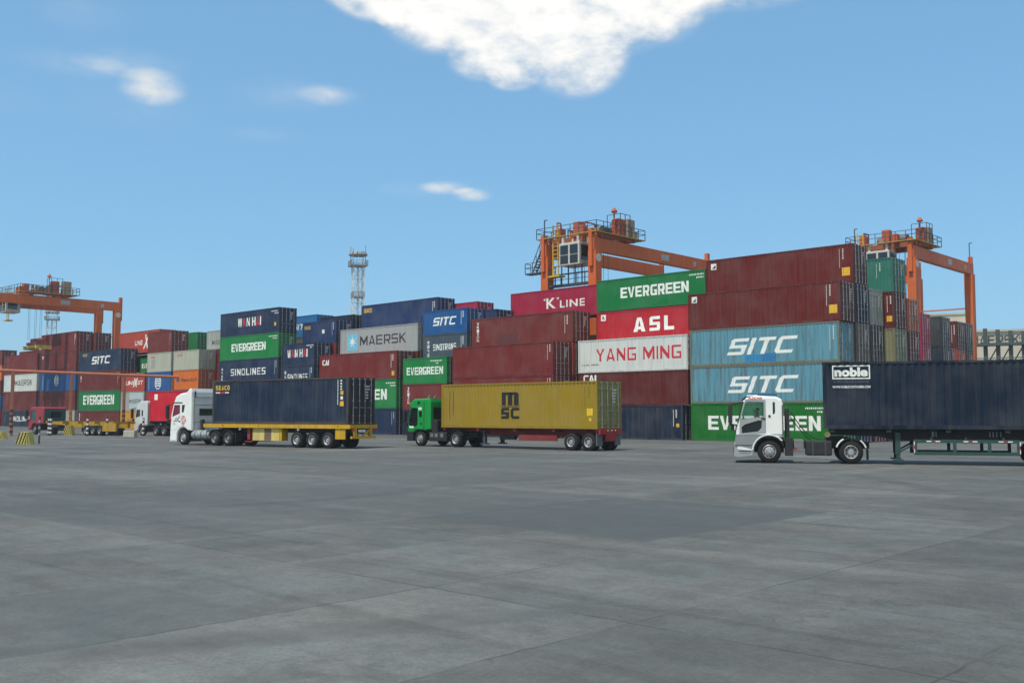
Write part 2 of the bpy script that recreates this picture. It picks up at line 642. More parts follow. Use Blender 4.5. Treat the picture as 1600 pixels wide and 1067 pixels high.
def lettering_mesh(polys_xy, pts_xy, L, W, lift, flat=False):
    """lay x-z polygons on the front (-y) side wall of a container, following its corrugation"""
    bm = bmesh.new()
    vs = [bm.verts.new((x, 0, z)) for x, z in pts_xy]
    for p in polys_xy:
        try:
            bm.faces.new([vs[i] for i in p])
        except ValueError:
            pass
    bm.normal_update()
    bmesh.ops.triangulate(bm, faces=bm.faces[:])
    y0 = -W / 2 + 0.014
    if not flat:
        folds = corr_folds(L)
        xa, xb = min(p[0] for p in pts_xy), max(p[0] for p in pts_xy)
        for fx, _ in folds:
            if xa < fx < xb:
                bmesh.ops.bisect_plane(bm, geom=bm.verts[:] + bm.edges[:] + bm.faces[:], plane_co=(fx, 0, 0), plane_no=(1, 0, 0))
        for v in bm.verts:
            v.co.y = y0 + corr_depth(v.co.x, folds) - lift
    else:
        for v in bm.verts:
            v.co.y = y0 - lift
    return bm


def quad_pts(x0, x1, z0, z1):
    return [(x0, z0), (x1, z0), (x1, z1), (x0, z1)]


# ------------------------------------------------------------------ shipping containers
CW = 2.438
_cont = {}


def container_meshes(L, H, smooth_side=False):
    key = (round(L, 2), round(H, 2), smooth_side)
    if key in _cont:
        return _cont[key]
    h = H - 0.012
    W = CW
    # body: corrugated long sides and front end, ribbed roof, floor
    bm = bmesh.new()
    folds = [(-L / 2 + 0.16, 0.0), (L / 2 - 0.16, 0.0)] if smooth_side else corr_folds(L)
    zb, zt = 0.15, h - 0.09
    for s in (-1, 1):
        yy = [s * (W / 2 - 0.014 - d) for _, d in folds]
        lo = [bm.verts.new((x, y, zb)) for (x, _), y in zip(folds, yy)]
        hi = [bm.verts.new((x, y, zt)) for (x, _), y in zip(folds, yy)]
        for i in range(len(folds) - 1):
            bm.faces.new((lo[i], lo[i + 1], hi[i + 1], hi[i]))
    nf = 9
    q = [(-W / 2 + 0.13 + (W - 0.26) * i / (nf * 2), 0.05 if i % 2 else 0.0) for i in range(nf * 2 + 1)]
    lo = [bm.verts.new((-L / 2 + 0.02 + d, y, zb)) for y, d in q]
    hi = [bm.verts.new((-L / 2 + 0.02 + d, y, zt)) for y, d in q]
    for i in range(len(q) - 1):
        bm.faces.new((lo[i], lo[i + 1], hi[i + 1], hi[i]))
    nr = max(6, round(L / 0.6))
    px = [-L / 2 + 0.12 + (L - 0.24) * i / (2 * nr) for i in range(2 * nr + 1)]
    ra = [bm.verts.new((x, -W / 2 + 0.05, h - 0.035 - (0.02 if i % 2 else 0))) for i, x in enumerate(px)]
    rb = [bm.verts.new((x, W / 2 - 0.05, h - 0.035 - (0.02 if i % 2 else 0))) for i, x in enumerate(px)]
    for i in range(len(px) - 1):
        bm.faces.new((ra[i], ra[i + 1], rb[i + 1], rb[i]))
    vs = [bm.verts.new(p) for p in ((-L / 2 + .1, -W / 2 + .1, .14), (L / 2 - .1, -W / 2 + .1, .14), (L / 2 - .1, W / 2 - .1, .14), (-L / 2 + .1, W / 2 - .1, .14))]
    bm.faces.new(vs)
    body = finish(bm, "body")
    # frame: corner posts, rails, headers, corner castings
    bm = bmesh.new()
    for sx in (-1, 1):
        for sy in (-1, 1):
            xo, yo = sx * L / 2, sy * W / 2
            box(bm, *sorted((xo, xo - sx * 0.15)), *sorted((yo, yo - sy * 0.12)), 0.118, h - 0.118)
            for z0, z1 in ((0, 0.118), (h - 0.118, h)):
                box(bm, *sorted((xo + sx * 0.004, xo - sx * 0.178)), *sorted((yo + sy * 0.004, yo - sy * 0.162)), z0, z1)
    for sy in (-1, 1):
        yo = sy * W / 2
        box(bm, -L / 2 + 0.178, L / 2 - 0.178, *sorted((yo - sy * 0.004, yo - sy * 0.07)), h - 0.10, h - 0.002)
        box(bm, -L / 2 + 0.178, L / 2 - 0.178, *sorted((yo - sy * 0.004, yo - sy * 0.06)), 0.004, 0.165)
    for sx in (-1, 1):
        xo = sx * L / 2
        box(bm, *sorted((xo - sx * 0.004, xo - sx * 0.10)), -W / 2 + 0.162, W / 2 - 0.162, h - 0.115, h - 0.01)
        box(bm, *sorted((xo - sx * 0.004, xo - sx * 0.10)), -W / 2 + 0.162, W / 2 - 0.162, 0.01, 0.15)
    frame = finish(bm, "frame")
    # door leaf at +x, hinged at -y (mesh centred on its own middle)
    bm = bmesh.new()
    dw = (W - 0.25) / 2 - 0.012
    z0, z1 = 0.165, h - 0.13
    npan = 5
    box(bm, -0.05, 0.0, -dw / 2, dw / 2, z0, z1)
    for i in range(npan):
        a = z0 + (z1 - z0) * (i + 0.16) / npan
        b = z0 + (z1 - z0) * (i + 0.84) / npan
        box(bm, -0.01, 0.022, -dw / 2 + 0.07, dw / 2 - 0.07, a, b)
    for i in range(4):
        zc = z0 + (z1 - z0) * (i + 0.5) / 4
        box(bm, 0.0, 0.04, -dw / 2 - 0.03, -dw / 2 + 0.06, zc - 0.05, zc + 0.05)
    door = finish(bm, "door")
    bm = bmesh.new()
    tube(bm, (0.06, 0, 0.07), (0.06, 0, h - 0.06), 0.022, 6)
    for zc in (0.10, 0.55, H * 0.5, h - 0.45, h - 0.09):
        box(bm, 0.0, 0.075, -0.06, 0.06, zc - 0.035, zc + 0.035)
    box(bm, 0.06, 0.085, -0.02, 0.36, 1.02, 1.06)
    lock = finish(bm, "locking_bar")
    # id placards on the doors
    bm = bmesh.new()
    for i in range(5):
        zc = h * (0.80 - 0.062 * i)
        n = 4 if i < 2 else 3
        for k in range(n):
            box(bm, 0.024, 0.028, 0.24 - dw / 2 + 0.12 * k, 0.24 - dw / 2 + 0.12 * k + 0.075, zc, zc + 0.085)
    marks = finish(bm, "data_marks")
    _cont[key] = (body, frame, door, lock, marks, dw)
    return _cont[key]


def container(u0, u1, v, z0, z1, rgb, label, size="forty-foot", rust=0.25, dirt=0.5, frame_rgb=None, door_rgb=None, marks=True, smooth_side=False, group="containers stacked in the yard", loc=None, yaw=None, dims=None):
    """u0,u1: ends along the yard; v: plane of the visible long side"""
    if dims is None:
        L, H = u1 - u0, z1 - z0
        c = UV((u0 + u1) / 2, v + CW / 2, z0)
        yw = YAW
    else:
        L, H = dims
        c, yw = loc, yaw
    body, frame, door, lock, dm, dw = container_meshes(L, H, smooth_side)
    root = empty("shipping_container", label, "container", c, yw, group)
    m = paint(rgb, rust, dirt)
    mf = paint(frame_rgb or tuple(x * 0.9 for x in rgb), min(1.0, rust * 1.8 + 0.15), min(1.0, dirt + 0.3))
    md = paint(door_rgb or rgb, min(1, rust * 1.2), min(1, dirt + 0.2))
    place(body, "body", m, root)
    place(frame, "frame", mf, root)
    for s in (-1, 1):
        d = place(door, "door", md, root, (L / 2 - 0.012, s * (dw / 2 + 0.008), 0), None)
        if s == 1:
            d.scale = (1, -1, 1)
        for k in (-1, 1):
            b = place(lock, "locking_bar", MAT_BAR, d, (0.0, k * dw * 0.22 + (0.06 if k > 0 else -0.03), 0))
        if s == 1 and marks:
            mk = place(dm, "data_marks", MAT_LETTER, d)
            mk.scale = (1, -1, 1)
            mk.location = (0, 0, 0)
    root['L'], root['H'] = L, H
    return root


def on_side(root, pts, polys, mat, name, lift=0.005, flat=False):
    bm = lettering_mesh(polys, pts, root['L'], CW, lift, flat)
    return part(bm, name, mat, root)


def write(root, text, f0, f1, g0, g1, mat=None, bold=0.02, shear=0.0, spacing=1.0, name="lettering", lift=0.005, flat=False, block=True):
    """text across the visible side between fractions f0..f1 of its length, g0..g1 of its height"""
    L, H = root['L'], root['H']
    pts, polys = block_glyphs(text, *BLOCK[text]) if text in BLOCK and block else glyphs(text, bold, spacing)
    x0, x1, z0, z1 = -L / 2 + f0 * L, -L / 2 + f1 * L, g0 * H, g1 * H
    sh = shear * (z1 - z0)
    P = [(x0 + (x1 - x0 - sh) * px + sh * py, z0 + (z1 - z0) * py) for px, py in pts]
    return on_side(root, P, polys, mat or MAT_LETTER, name, lift, flat)


def write_down(root, chars, fx, w, g0, g1, mat=None, bold=0.02, name="vertical_lettering", rot=False):
    """characters stacked one under another"""
    L, H = root['L'], root['H']
    n = len(chars)
    P, Q = [], []
    step = (g1 - g0) * H / n
    for i, ch in enumerate(chars):
        if ch == ' ':
            continue
        pts, polys = glyphs(ch, bold, 1.0)
        zt = g1 * H - i * step
        b = len(P)
        xc = -L / 2 + fx * L
        for px, py in pts:
            if rot:
                px, py = 1 - py, px
                px, py = py, 1 - px
            P.append((xc - w / 2 + w * px, zt - step * 0.84 + step * 0.84 * py))
        Q += [tuple(j + b for j in p) for p in polys]
    return on_side(root, P, Q, mat or MAT_LETTER, name)


def patch(root, f0, f1, g0, g1, mat, name="paint_patch", lift=0.003):
    L, H = root['L'], root['H']
    return on_side(root, quad_pts(-L / 2 + f0 * L, -L / 2 + f1 * L, g0 * H, g1 * H), [(0, 1, 2, 3)], mat, name, lift)


def code_marks(root, fx=0.93, g0=0.42, g1=0.90, mat=None, second=True):
    """small painted registration marks in one or two upright columns"""
    L, H = root['L'], root['H']
    P, Q = [], []
    rnd = random.Random(int(fx * 1000 + L * 77 + H * 13))

    def q(x0, x1, z0, z1):
        b = len(P)
        P.extend(quad_pts(x0, x1, z0, z1))
        Q.append((b, b + 1, b + 2, b + 3))
    x = -L / 2 + fx * L
    z = g1 * H
    while z > g0 * H:
        s = 0.055
        q(x, x + 0.05, z - s, z)
        z -= s + 0.03
    if second:
        x += 0.27
        z = g1 * H
        while z > (g0 * 0.5 + g1 * 0.5) * H:
            q(x - 0.02, x + 0.08, z - 0.10, z)
            z -= 0.17
    return on_side(root, P, Q, mat or MAT_LETTER, "code_marks")


def corner_code(root, f0=0.80, f1=0.96, g=0.86):
    L, H = root['L'], root['H']
    P, Q = [], []
    x = -L / 2 + f0 * L
    row = 0
    for zc, xa, xb in ((g, f0, f1), (g - 0.09, (f0 + f1) / 2, (f0 + f1) / 2 + 0.06)):
        x = -L / 2 + xa * L
        while x < -L / 2 + xb * L:
            b = len(P)
            P.extend(quad_pts(x, x + 0.09, zc * H - 0.06, zc * H + 0.06))
            Q.append((b, b + 1, b + 2, b + 3))
            x += 0.15
    return on_side(root, P, Q, MAT_LETTER, "code_marks")


def sticker(root, fx, g, size=0.45, mat=None, name="sticker"):
    L, H = root['L'], root['H']
    x, z = -L / 2 + fx * L, g * H
    return on_side(root, quad_pts(x - size / 2, x + size / 2, z - size / 2, z + size / 2), [(0, 1, 2, 3)], mat or MAT_STICKER, name)


def placard(root, fx, g, size=0.5):
    """white square plate with a dark slash inside"""
    L, H = root['L'], root['H']
    sticker(root, fx, g, size, MAT_LETTER, "placard")
    x, z, s = -L / 2 + fx * L, g * H, size * 0.34
    on_side(root, [(x - s, z - s), (x + s, z - s), (x + s, z + s * .8)], [(0, 1, 2)], MAT_DARK, "placard_mark", 0.009)


def disc_pts(cx, cz, r, n=20, r_in=0.0):
    if r_in <= 0:
        return [(cx + r * math.cos(2 * math.pi * i / n), cz + r * math.sin(2 * math.pi * i / n)) for i in range(n)], [tuple(range(n))]
    P = [(cx + q * math.cos(2 * math.pi * i / n), cz + q * math.sin(2 * math.pi * i / n)) for q in (r, r_in) for i in range(n)]
    return P, [(i, (i + 1) % n, n + (i + 1) % n, n + i) for i in range(n)]


def globe(root, fx, g, r):
    """round banded emblem"""
    L, H = root['L'], root['H']
    cx, cz = -L / 2 + fx * L, g * H
    P, Q = disc_pts(cx, cz, r, 24, r * 0.86)
    for k, (a, b) in enumerate(((0.45, 0.62), (0.12, 0.33), (-0.22, -0.02), (-0.55, -0.36))):
        for s in (-1, 1):
            w = math.sqrt(1 - max(abs(a), abs(b)) ** 2) * 0.95
            x0, x1 = (0.05, w) if s > 0 else (-w, -0.05)
            x0 += 0.0 if k % 2 else 0.06 * s
            n = len(P)
            P += quad_pts(cx + x0 * r, cx + x1 * r, cz + a * r, cz + b * r)
            Q.append((n, n + 1, n + 2, n + 3))
    on_side(root, P, Q, MAT_LETTER, "emblem")


def star(root, f0, f1, g0, g1):
    """pale blue panel with a white seven-pointed star"""
    L, H = root['L'], root['H']
    x0, x1, z0, z1 = -L / 2 + f0 * L, -L / 2 + f1 * L, g0 * H, g1 * H
    patch(root, f0, f1, g0, g1, MAT_SKYBLUE, "emblem_panel")
    cx, cz = (x0 + x1) / 2, (z0 + z1) / 2
    rx, rz = (x1 - x0) * 0.40, (z1 - z0) * 0.36
    P = []
    for i in range(14):
        r = 1.0 if i % 2 == 0 else 0.34
        w = math.pi / 2 + math.pi * i / 7
        P.append((cx + rx * r * math.cos(w), cz + rz * r * math.sin(w)))
    P.append((cx, cz))
    on_side(root, P, [(i, (i + 1) % 14, 14) for i in range(14)], MAT_LETTER, "star_emblem", 0.009)


# colours (linear base colours)
C = dict(
    brown=(0.130, 0.015, 0.011), brown2=(0.155, 0.024, 0.018), redbrown=(0.165, 0.017, 0.014), maroon=(0.105, 0.012, 0.010),
    navy=(0.0085, 0.019, 0.043), navy2=(0.010, 0.027, 0.070), blue=(0.004, 0.085, 0.270), brightblue=(0.006, 0.150, 0.38), midblue=(0.014, 0.034, 0.105),
    slate=(0.055, 0.078, 0.115), skyblue=(0.105, 0.285, 0.360), green=(0.006, 0.165, 0.043), green2=(0.006, 0.200, 0.045), dgreen=(0.003, 0.140, 0.013),
    teal=(0.026, 0.170, 0.125), red=(0.42, 0.010, 0.020), kred=(0.34, 0.012, 0.045), pink=(0.36, 0.018, 0.06), orange=(0.62, 0.14, 0.010),
    redorange=(0.40, 0.050, 0.026), yellow=(0.55, 0.26, 0.008), msc=(0.30, 0.205, 0.016), grey=(0.34, 0.36, 0.355), white=(0.62, 0.64, 0.60),
    beige=(0.42, 0.43, 0.34), olive=(0.20, 0.20, 0.11), taupe=(0.14, 0.115, 0.085), darkgrey=(0.045, 0.052, 0.055), ltgrey=(0.33, 0.345, 0.32))

V = lambda k: 68.25 + 2.58 * k


def build_yard():
    # ---- bay right of centre: SITC stack -------------------------------------------------
    a, b = -44.30, -31.65
    t = container(a, b, V(0), 0.0, 2.95, C['dgreen'], "dark green container with large white lettering on the ground behind the silver truck", rust=0.2)
    write(t, "EVERGREEN", .125, .875, .30, .67, bold=.045)
    corner_code(t, .78, .93)
    t = container(a, b, V(0), 2.95, 5.9, C['skyblue'], "weathered light blue container, the lower of two, just above the dark green one", rust=0.45, dirt=1.3, frame_rgb=(0.16, 0.17, 0.12))
    write(t, "SITC", .265, .745, .27, .70, bold=.03, shear=.42)
    patch(t, .42, .60, .06, .24, plain("blue_patch", (0.02, 0.13, 0.26), .6))
    t = container(a, b, V(0), 5.9, 8.85, C['skyblue'], "weathered light blue container, the upper of two, under the long red-brown ones", rust=0.45, dirt=1.3, frame_rgb=(0.16, 0.17, 0.12), door_rgb=(0.15, 0.33, 0.38))
    write(t, "SITC", .265, .745, .27, .70, bold=.03, shear=.42)
    patch(t, .39, .50, .05, .26, plain("blue_patch_mid", (0.03, 0.21, 0.42), .6))
    patch(t, .503, .60, .05, .28, plain("blue_patch_deep", (0.025, 0.17, 0.36), .6))
    code_marks(t, .94, .30, .88)
    t = container(a - .15, b + .15, V(0), 8.85, 11.8, C['brown'], "long red-brown container resting on the upper light blue one, second from the top", rust=0.4, dirt=0.7, door_rgb=(0.10, 0.034, 0.022))
    placard(t, .045, .83)
    code_marks(t, .915, .40, .90)
    sticker(t, .955, .30, .62)
    t = container(a, b, V(1), 11.85, 14.85, C['brown'], "topmost long red-brown container, highest box of the yard, yellow sticker near its doors", rust=0.4, dirt=0.6, door_rgb=(0.10, 0.034, 0.030))
    placard(t, .055, .80)
    code_marks(t, .915, .42, .88)
    sticker(t, .955, .30, .62)
    # ends of the rows behind, seen past the corner
    e = b + .1
    container(e - 12.6, e, V(1), 8.9, 11.85, C['navy'], "dark blue container end below the topmost red-brown box, second from the corner", rust=.3)
    container(e - 12.6, e, V(1), 5.95, 8.9, C['taupe'], "rusty grey-brown container end beside the upper light blue doors", rust=.8, dirt=.9)
    container(e - 12.6, e, V(1), 0, 2.95, C['navy2'], "dark blue container at ground level behind the dark green box's corner", rust=.3)
    container(e - 12.6, e, V(1), 2.95, 5.95, C['brown2'], "brown container hidden low in the second row behind the light blue boxes", rust=.3)
    container(e - 12.6, e, V(2), 8.9, 11.7, C['ltgrey'], "pale grey container end between the dark blue end and the brown box", rust=.35, door_rgb=(0.30, 0.31, 0.25))
    container(e - 12.6, e, V(2), 5.95, 8.9, C['darkgrey'], "dark grey container end under the pale grey one, white marks on its door", rust=.3)
    container(e - 12.6, e, V(2), 2.95, 5.95, C['brown'], "brown container in the third row below the dark grey end", rust=.3)
    container(e - 12.6, e, V(2), 0, 2.95, C['brown2'], "brown ground-level container in the third row behind the silver truck", rust=.3)
    e = -30.75
    t = container(e - 6.1, e, V(3), 11.6, 14.3, C['teal'], "sea-green twenty-foot container on top of its stack under the right-hand crane", rust=.2)
    code_marks(t, .78, .42, .85)
    t = container(e - 12.6, e, V(3), 8.75, 11.6, C['maroon'], "dark red-brown container with yellow sticker under the sea-green box", rust=.35)
    code_marks(t, .955, .45, .88)
    sticker(t, .97, .26, .45)
    container(e - 6.1, e, V(3), 5.95, 8.75, C['olive'], "olive-beige container under the dark red-brown one, right of the dark grey end", rust=.35, dirt=.7)
    container(e - 12.6, e, V(3), 2.95, 5.95, C['brown'], "brown container in the fourth row under the olive-beige one", rust=.3)
    container(e - 12.6, e, V(3), 0, 2.95, C['navy'], "navy ground-level container in the fourth row behind the silver truck", rust=.3)
    container(e - 12.6, e, V(4), 8.7, 11.3, C['orange'], "orange container end right of the dark red-brown box", rust=.3, door_rgb=(.42, .095, .03))
    container(e - 12.6, e, V(4), 5.95, 8.7, C['maroon'], "dark maroon container end under the orange one", rust=.5)
    container(e - 12.6, e, V(4), 2.95, 5.95, C['grey'], "grey container low in the fifth row behind the silver truck's load", rust=.3)
    container(e - 12.6, e, V(4), 0, 2.95, C['brown'], "brown ground container in the fifth row behind the silver truck", rust=.3)

    # ---- YANG MING bay --------------------------------------------------------------------
    a, b = -56.0, -44.55
    t = container(-56.0, -45.1, V(0), 0, 2.85, C['navy'], "dark blue container on the ground right of the yellow load's doors", rust=.25, dirt=.7)
    code_marks(t, .915, .40, .86)
    sticker(t, .955, .42, .28)
    t = container(a, b, V(0), 2.85, 5.72, C['maroon'], "dark brown container under the white one with red lettering", rust=.2)
    write(t, "CAI", .05, .175, .70, .93, bold=.04)
    t = container(a, b, V(0), 5.72, 8.6, C['white'], "white container with big red lettering", rust=.18, dirt=.4)
    write(t, "YANG MING", .175, .945, .33, .71, MAT_LETTER_RED, bold=.02)
    write(t, "YANG MING", .03, .20, .215, .26, MAT_LETTER_DARK, bold=.02, name="small_lettering")
    a, b = -55.9, -44.4
    t = container(a, b, V(1), 8.65, 11.3, C['red'], "bright red container with three big spaced white letters", rust=.12, dirt=.35)
    for ch, f0, f1 in (("A", .355, .465), ("S", .505, .60), ("L", .635, .725)):
        write(t, ch, f0, f1, .25, .72, bold=.06)
    sticker(t, .065, .80, .55, MAT_LETTER, "placard")
    write(t, "R", .052, .078, .74, .86, MAT_LETTER_DARK, bold=.03, name="placard_mark", lift=.009)
    t = container(a, b, V(1), 11.35, 14.2, C['green'], "green container with white block lettering on top of the bright red one", rust=.12, dirt=.3)
    write(t, "EVERGREEN", .235, .855, .37, .70, bold=.045)
    corner_code(t, .86, .985)

    # ---- brown bay behind the MSC trailer -------------------------------------------------
    a, b = -69.5, -56.7
    t = container(a, b, V(-1), 0, 2.7, C['navy'], "navy ground container behind the mustard yellow load", rust=.3)
    t = container(a, b, V(-1), 2.7, 5.55, C['redbrown'], "red-brown container showing as a strip just above the mustard yellow load's roof", rust=.2)
    code_marks(t, .945, .50, .90)
    t = container(a, b, V(-1), 5.55, 8.5, C['redbrown'], "plain red-brown container second above the mustard yellow load, orange end behind its doors", rust=.2)
    code_marks(t, .945, .45, .90)
    t = container(-69.5, -56.6, V(0), 8.55, 11.4, C['brown2'], "brown container with an upright row of white letters, right below the crimson box", rust=.2)
    write_down(t, "TRITON", .065, .34, .18, .86)
    patch(t, .27, .48, .06, .42, plain("dark_brown_patch", (0.105, 0.030, 0.028), .6))
    code_marks(t, .925, .30, .85)
    container(-69.5, -56.6, V(0), 5.6, 8.5, C['redorange'], "orange container end squeezed between red-brown doors and the white box with red lettering", rust=.3)
    t = container(-69.1, -56.1, V(2), 11.5, 14.35, C['kred'], "crimson container with white lettering and a bigger quoted initial, before the crane", rust=.12, dirt=.35)
    write(t, "K", .37, .465, .335, .70, bold=.02)
    write(t, "LINE", .505, .745, .335, .585, bold=.02, spacing=1.15)
    write(t, "\u201c", .345, .365, .62, .70, bold=.01, name="quotation_mark")
    write(t, "\u201d", .475, .497, .62, .70, bold=.01, name="quotation_mark")

    container(-69.5, -56.6, V(0), 2.8, 5.6, C['brown'], "brown container in shadow behind the yellow load, under the orange end", rust=.3)
    container(-69.5, -56.6, V(0), 0, 2.8, C['brown'], "brown ground container in shadow behind the yellow load", rust=.3)

    # ---- twenty-foot bay -------------------------------------------------------------------
    a, b = -76.8, -70.3
    container(a, b, V(-1), 0, 2.55, C['navy'], "small navy container on the ground behind the green truck cab", rust=.3)
    t = container(a, b, V(-1), 2.55, 5.1, C['redbrown'], "short red-brown container with upright white letters right behind the green cab", rust=.25)
    write_down(t, "TRITON", .13, .34, .2, .88)
    t = container(a, b, V(-1), 5.1, 7.7, C['green2'], "short green container with white block lettering just above the green truck", rust=.1, dirt=.3)
    write(t, "EVERGREEN", .085, .91, .35, .64, bold=.045)
    corner_code(t, .62, .88)
    a, b = -76.7, -70.15
    t = container(a, b, V(0), 7.72, 10.2, C['slate'], "slate grey-blue container with white lettering, under the bright blue short one", rust=.35, dirt=.6)
    write(t, "SINOTRANS", .235, .755, .34, .60, bold=.02)
    write_down(t, "\u4e2d\u56fd\u5916\u8fd0", .125, .40, .06, .76, bold=.015)
    code_marks(t, .86, .25, .85)
    t = container(a, b, V(0), 10.2, 12.65, C['blue'], "bright blue short container with white slanted letters, standing on the slate one", rust=.12, dirt=.3)
    write(t, "SITC", .225, .765, .36, .70, bold=.03, shear=.30)
    code_marks(t, .86, .35, .88)
    container(-86.3, -73.9, V(2), 11.0, 14.0, C['pink'], "pinkish red container peeping over the bright blue short one", rust=.2)
    container(-80.0, -68.6, V(1), 9.8, 12.6, C['midblue'], "dark blue container between the bright blue short one and the crimson one", rust=.2)

    for i, (c, lb) in enumerate((('navy', "small navy container in the second row, ground level, behind the green cab"), ('brown', "small brown container in the second row behind the upright white letters"), ('slate', "small slate container in the second row behind the small green one"))):
        container(a, b, V(0), 2.57 * i, 2.57 * (i + 1), C[c], lb, rust=.3)

    # ---- CAI / MAERSK bay ------------------------------------------------------------------
    a, b = -91.0, -77.8
    t = container(a, b, V(-1), 0, 2.7, C['navy2'], "blue ground container behind the doors of the dark trailer load", rust=.2)
    code_marks(t, .945, .40, .85)
    t = container(a, b, V(-1), 2.7, 5.72, C['green2'], "green container whose last white letters show right of the dark blue trailer load", rust=.1, dirt=.3)
    write(t, "EVERGREEN", .125, .885, .30, .66, bold=.045)
    corner_code(t, .87, .975)
    t = container(a, b, V(-1), 5.72, 8.62, C['redbrown'], "brown-red container with three small white letters at its upper left, below the grey box", rust=.15)
    write(t, "CAI", .04, .128, .60, .80, bold=.05)
    code_marks(t, .93, .40, .86)
    sticker(t, .955, .20, .45)
    a, b = -90.7, -77.5
    t = container(a, b, V(0), 8.65, 11.58, C['grey'], "grey container with black lettering and a pale blue star panel", rust=.08, dirt=.3)
    star(t, .10, .235, .18, .80)
    write(t, "MAERSK", .27, .855, .34, .69, MAT_LETTER_DARK, bold=.015)
    container(a, b, V(0), 5.75, 8.65, C['brown'], "brown container end tucked under the grey box with the star panel", rust=.3)
    t = container(-90.2, -77.25, V(1), 11.6, 14.5, C['midblue'], "long navy container with a small yellow mark, above the grey box with the star panel", rust=.1, dirt=.35)
    write(t, "SEACO", .03, .145, .70, .86, MAT_LETTER_YELLOW, bold=.03)
    code_marks(t, .93, .40, .85)

    container(a, b, V(0), 0, 2.87, C['brown'], "brown ground container in the second row behind the blue one", rust=.3)
    container(a, b, V(0), 2.87, 5.74, C['navy'], "navy container in the second row behind the half-hidden green one", rust=.3)

    # ---- small WAN HAI bay -----------------------------------------------------------------
    a, b = -98.2, -92.0
    container(a, b, V(-1), 0, 2.55, C['brown'], "small brown ground container behind the dark trailer load", rust=.25)
    container(a, b, V(-1), 2.55, 5.1, C['green'], "small green container behind the dark trailer load", rust=.2)
    t = container(a, b, V(-1), 5.1, 7.65, C['navy2'], "short navy container with white letters cut by the dark blue load's roof line", rust=.15)
    write(t, "SINOLINES", .17, .79, .32, .62, bold=.02)
    write_down(t, "\u4e2d\u5916\u8fd0", .09, .42, .10, .78, bold=.015)
    code_marks(t, .86, .35, .88)
    t = container(a, b, V(-1), 7.65, 10.2, C['navy2'], "short navy container with white and red letters left of the brown-red one", rust=.15)
    wan_hai(t, .15, .79)
    corner_code(t, .76, .96)
    t = container(-98.0, -91.5, V(0), 10.25, 12.85, C['midblue'], "short navy container with tiny yellow mark and white diamond, left of the grey box", rust=.15)
    write(t, "SEACO", .05, .23, .68, .82, MAT_LETTER_YELLOW, bold=.03)
    sticker(t, .62, .52, .42, MAT_LETTER)
    code_marks(t, .87, .35, .88)
    container(-98.0, -91.5, V(0), 7.7, 10.25, C['redbrown'], "dark red container end in the gap left of the grey box with the star panel", rust=.3)
    t = container(-105.2, -98.8, V(1), 11.5, 14.15, C['brightblue'], "bright blue container peeping out behind the top of the tall navy and green stack", rust=.1)
    write(t, "SITC", .2, .75, .35, .62, bold=.03, shear=.3)
    container(-105.2, -98.8, V(1), 9.0, 11.5, C['taupe'], "grey-brown container below the bright blue one behind the tall navy and green stack", rust=.3)
    container(-98.2, -91.75, V(1), 11.0, 13.65, C['navy'], "dark navy container end just left of the light mast's foot", rust=.2)
    container(-96.6, -90.2, V(2), 10.9, 13.7, C['dgreen'], "dark green container end at the foot of the light mast", rust=.2)

    # ---- WAN HAI stack ---------------------------------------------------------------------
    a, b = -112.05, -99.05
    container(a, b, V(-1), 0, 2.95, C['brown'], "brown ground container of the tall navy and green stack, behind the trailer load", rust=.25)
    container(a, b, V(-1), 2.95, 5.85, C['redbrown'], "red-brown container low in the tall stack, behind the dark blue trailer load", rust=.25)
    t = container(a, b, V(-1), 5.85, 8.75, C['navy2'], "long navy container with widely spaced white letters, third in the tall stack from the top", rust=.15)
    write(t, "SINOLINES", .20, .79, .34, .62, bold=.02, spacing=1.35)
    write_down(t, "\u4e2d\u5916\u8fd0\u96c6", .045, .42, .08, .68, bold=.015)
    code_marks(t, .935, .35, .88)
    t = container(a, b, V(-1), 8.75, 11.7, C['green2'], "green container with white block lettering sandwiched between two navy ones in the tall stack", rust=.1, dirt=.3)
    write(t, "EVERGREEN", .205, .785, .34, .67, bold=.045)
    corner_code(t, .84, .97)
    t = container(a, b, V(-1), 11.7, 14.65, C['navy2'], "long navy container with white and red letters on top of the tall stack", rust=.15)
    wan_hai(t, .31, .71)
    corner_code(t, .87, .97)
    sticker(t, .935, .34, .40)

    # ---- twenty-foot pair left of the gap ---------------------------------------------------
    a, b = -123.8, -117.2
    container(a, b, V(-1), 0, 2.7, C['navy'], "navy ground container behind the white truck cab", rust=.25)
    container(a, b, V(-1), 2.7, 5.3, C['midblue'], "blue container mostly hidden under the bright orange one, behind the big white cab", rust=.25)
    t = container(a, b, V(-1), 5.3, 7.9, C['orange'], "bright orange container with dark lettering above the big white cab", rust=.12, door_rgb=(.40, .09, .03))
    write(t, "Hapag-Lloyd", .33, .92, .36, .60, plain("dark_brown_lettering", (.10, .035, .02), .6), bold=.02)
    on_side(t, [(-2.6, 1.25), (-2.0, 1.65), (-1.55, 1.45), (-1.9, 1.0)], [(0, 1, 2, 3)], MAT_LETTER_BLUE, "emblem")
    t = container(a, b, V(-1), 7.9, 10.5, C['beige'], "pale beige container with small red letters on top of the bright orange one", rust=.15)
    write(t, "DAL", .13, .35, .70, .84, MAT_LETTER_RED, bold=.02)
    container(-133.2, -126.85, V(1), 10.6, 13.6, C['green'], "green container end right of the topmost brown twenty-foot box", rust=.1)
    t = container(-119.85, -113.6, V(0), 10.6, 13.1, C['ltgrey'], "light grey container with dark letters partly hidden by the tall stack's left edge", rust=.1)
    write(t, "MAERSK", .22, .9, .25, .48, MAT_LETTER_DARK, bold=.015)
